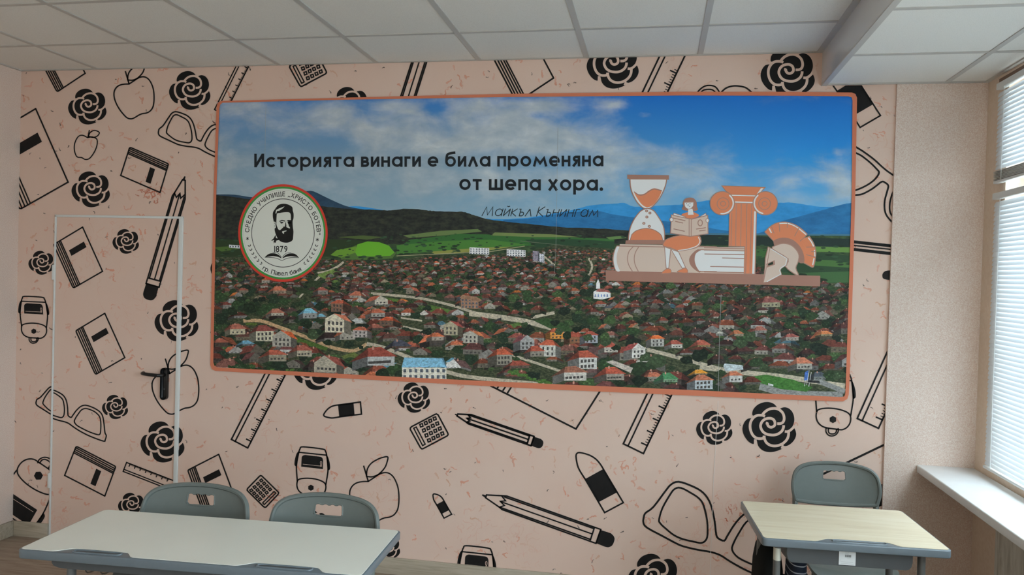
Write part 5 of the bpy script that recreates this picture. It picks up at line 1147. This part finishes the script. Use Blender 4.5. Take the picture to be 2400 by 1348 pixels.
# chairs: grey plastic shells on a steel frame; the backrest has a hand hole with finger waves
def make_chair():
    t = empty('school_chair', (0, 0, 0))
    BW, Z0, Z1 = 0.215, 0.664, 0.850
    out = catmull([(-BW + .012, Z0 + .012), (-BW, Z0 + .06), (-BW + .001, Z1 - .085), (-BW + .016, Z1 - .040), (-BW + .060, Z1 - .012), (-.06, Z1 + .001), (.06, Z1 + .001), (BW - .060, Z1 - .012), (BW - .016, Z1 - .040), (BW - .001, Z1 - .085), (BW, Z0 + .06), (BW - .012, Z0 + .012)], False, 4)
    out += catmull([(BW - .02, Z0 + .006), (.10, Z0 - .006), (0, Z0 - .009), (-.10, Z0 - .006), (-BW + .02, Z0 + .006)], False, 4)
    hz0, hz1, hx = Z1 - .079, Z1 - .036, .058
    hole = [(-hx, hz0 + .008), (-hx + .002, hz1 - .004)]
    for k in range(4):
        c = -hx + hx * 2 * (k + .5) / 4
        for a_ in range(150, 0, -30): hole.append((c + .0125 * math.cos(R(a_)), hz1 - .004 + .008 * math.sin(R(a_))))
    hole += [(hx - .002, hz1 - .004), (hx, hz0 + .008), (hx - .008, hz0), (-hx + .008, hz0)]
    bm = bmesh.new(); bm_prism(bm, [out, hole], -0.006, 0.006)       # x, z outline; thickness along y
    for i in range(15): bmesh.ops.bisect_plane(bm, geom=bm.verts[:] + bm.edges[:] + bm.faces[:], dist=1e-6, plane_co=(-BW + BW * 2 * (i + 1) / 16, 0, 0), plane_no=(1, 0, 0))
    def bend(x, z): return 0.030 - 0.042 * (x / BW) ** 2 - 0.055 * 0 + 0.16 * (z - Z0)
    for v_ in bm.verts:
        x, z, y = v_.co; v_.co = (x, bend(x, z) + y, z)
    sh = link('backrest', bm_mesh('backrest', bm, m_grey, True), t)
    rim = [p for p in out]; tube('rim', [(p[0] * .985, bend(p[0], p[1]) - .004, Z0 + (p[1] - Z0) * .99 + .001) for p in rim], 0.0095, m_grey, sh, 8, True)
    hr = [(p[0], bend(p[0], p[1]) - 0.004, p[1]) for p in hole]; tube('hand_hole_rim', hr, 0.0035, m_grey, sh, 6, True)
    for s_ in (-1, 1):
        tube('back_post', [(s_ * .198, bend(.198, Z0 + .05) + .016, Z0 + .06), (s_ * .198, bend(.198, Z0) + .008, Z0), (s_ * .196, -.030, .52), (s_ * .19, -.05, .455)], 0.014, m_grey, t, 10, False, 1.3)
    # seat
    so = rrect(-.20, -.41, .20, -.02, .06, 6); bm = bmesh.new(); bm_prism(bm, [so], 0, .014)
    for i in range(9): bmesh.ops.bisect_plane(bm, geom=bm.verts[:] + bm.edges[:] + bm.faces[:], dist=1e-6, plane_co=(-.2 + .4 * (i + 1) / 10, 0, 0), plane_no=(1, 0, 0))
    for v_ in bm.verts: v_.co.z += .440 + .018 * (v_.co.x / .2) ** 2 - (.03 * max(0, (-.34 - v_.co.y) / .07) ** 2)
    link('seat', bm_mesh('seat', bm, m_grey, True), t)
    for s_ in (-1, 1):
        tube('leg', [(s_ * .17, -.33, .438), (s_ * .185, -.37, .22), (s_ * .19, -.39, .012)], .0125, m_tubegrey, t, 10); tube('leg', [(s_ * .17, -.08, .438), (s_ * .185, -.03, .22), (s_ * .19, .02, .012)], .0125, m_tubegrey, t, 10)
        tube('seat_rail', [(s_ * .17, -.36, .432), (s_ * .17, -.05, .432)], .011, m_tubegrey, t, 10)
    tube('stretcher', [(-.186, -.035, .24), (.186, -.035, .24)], .009, m_tubegrey, t, 8)
    return t
ch0 = make_chair()
def put_chair(src, loc, rz, s_, label, first=False):
    o = src if first else src.copy()
    if not first:
        COL.objects.link(o)
        for c in src.children:
            d = c.copy(); COL.objects.link(d); d.parent = o
            for g in c.children: e = g.copy(); COL.objects.link(e); e.parent = d
    o.location = loc; o.rotation_euler = (0, 0, rz); o.scale = (s_[0], s_[0], s_[1]); tag(o, label, 'chair', 'grey school chairs behind the desks'); return o
put_chair(ch0, (2.166, -1.43, 0), R(3), (1.05, .985), 'grey plastic school chair behind the left end of the long white desk', True)
put_chair(ch0, (2.713, -1.42, 0), R(3), (1.01, .985), 'grey plastic school chair behind the right end of the long white desk')
put_chair(ch0, (4.838, -0.255, 0), R(2), (.945, .997), 'grey plastic school chair behind the small wood grain desk')
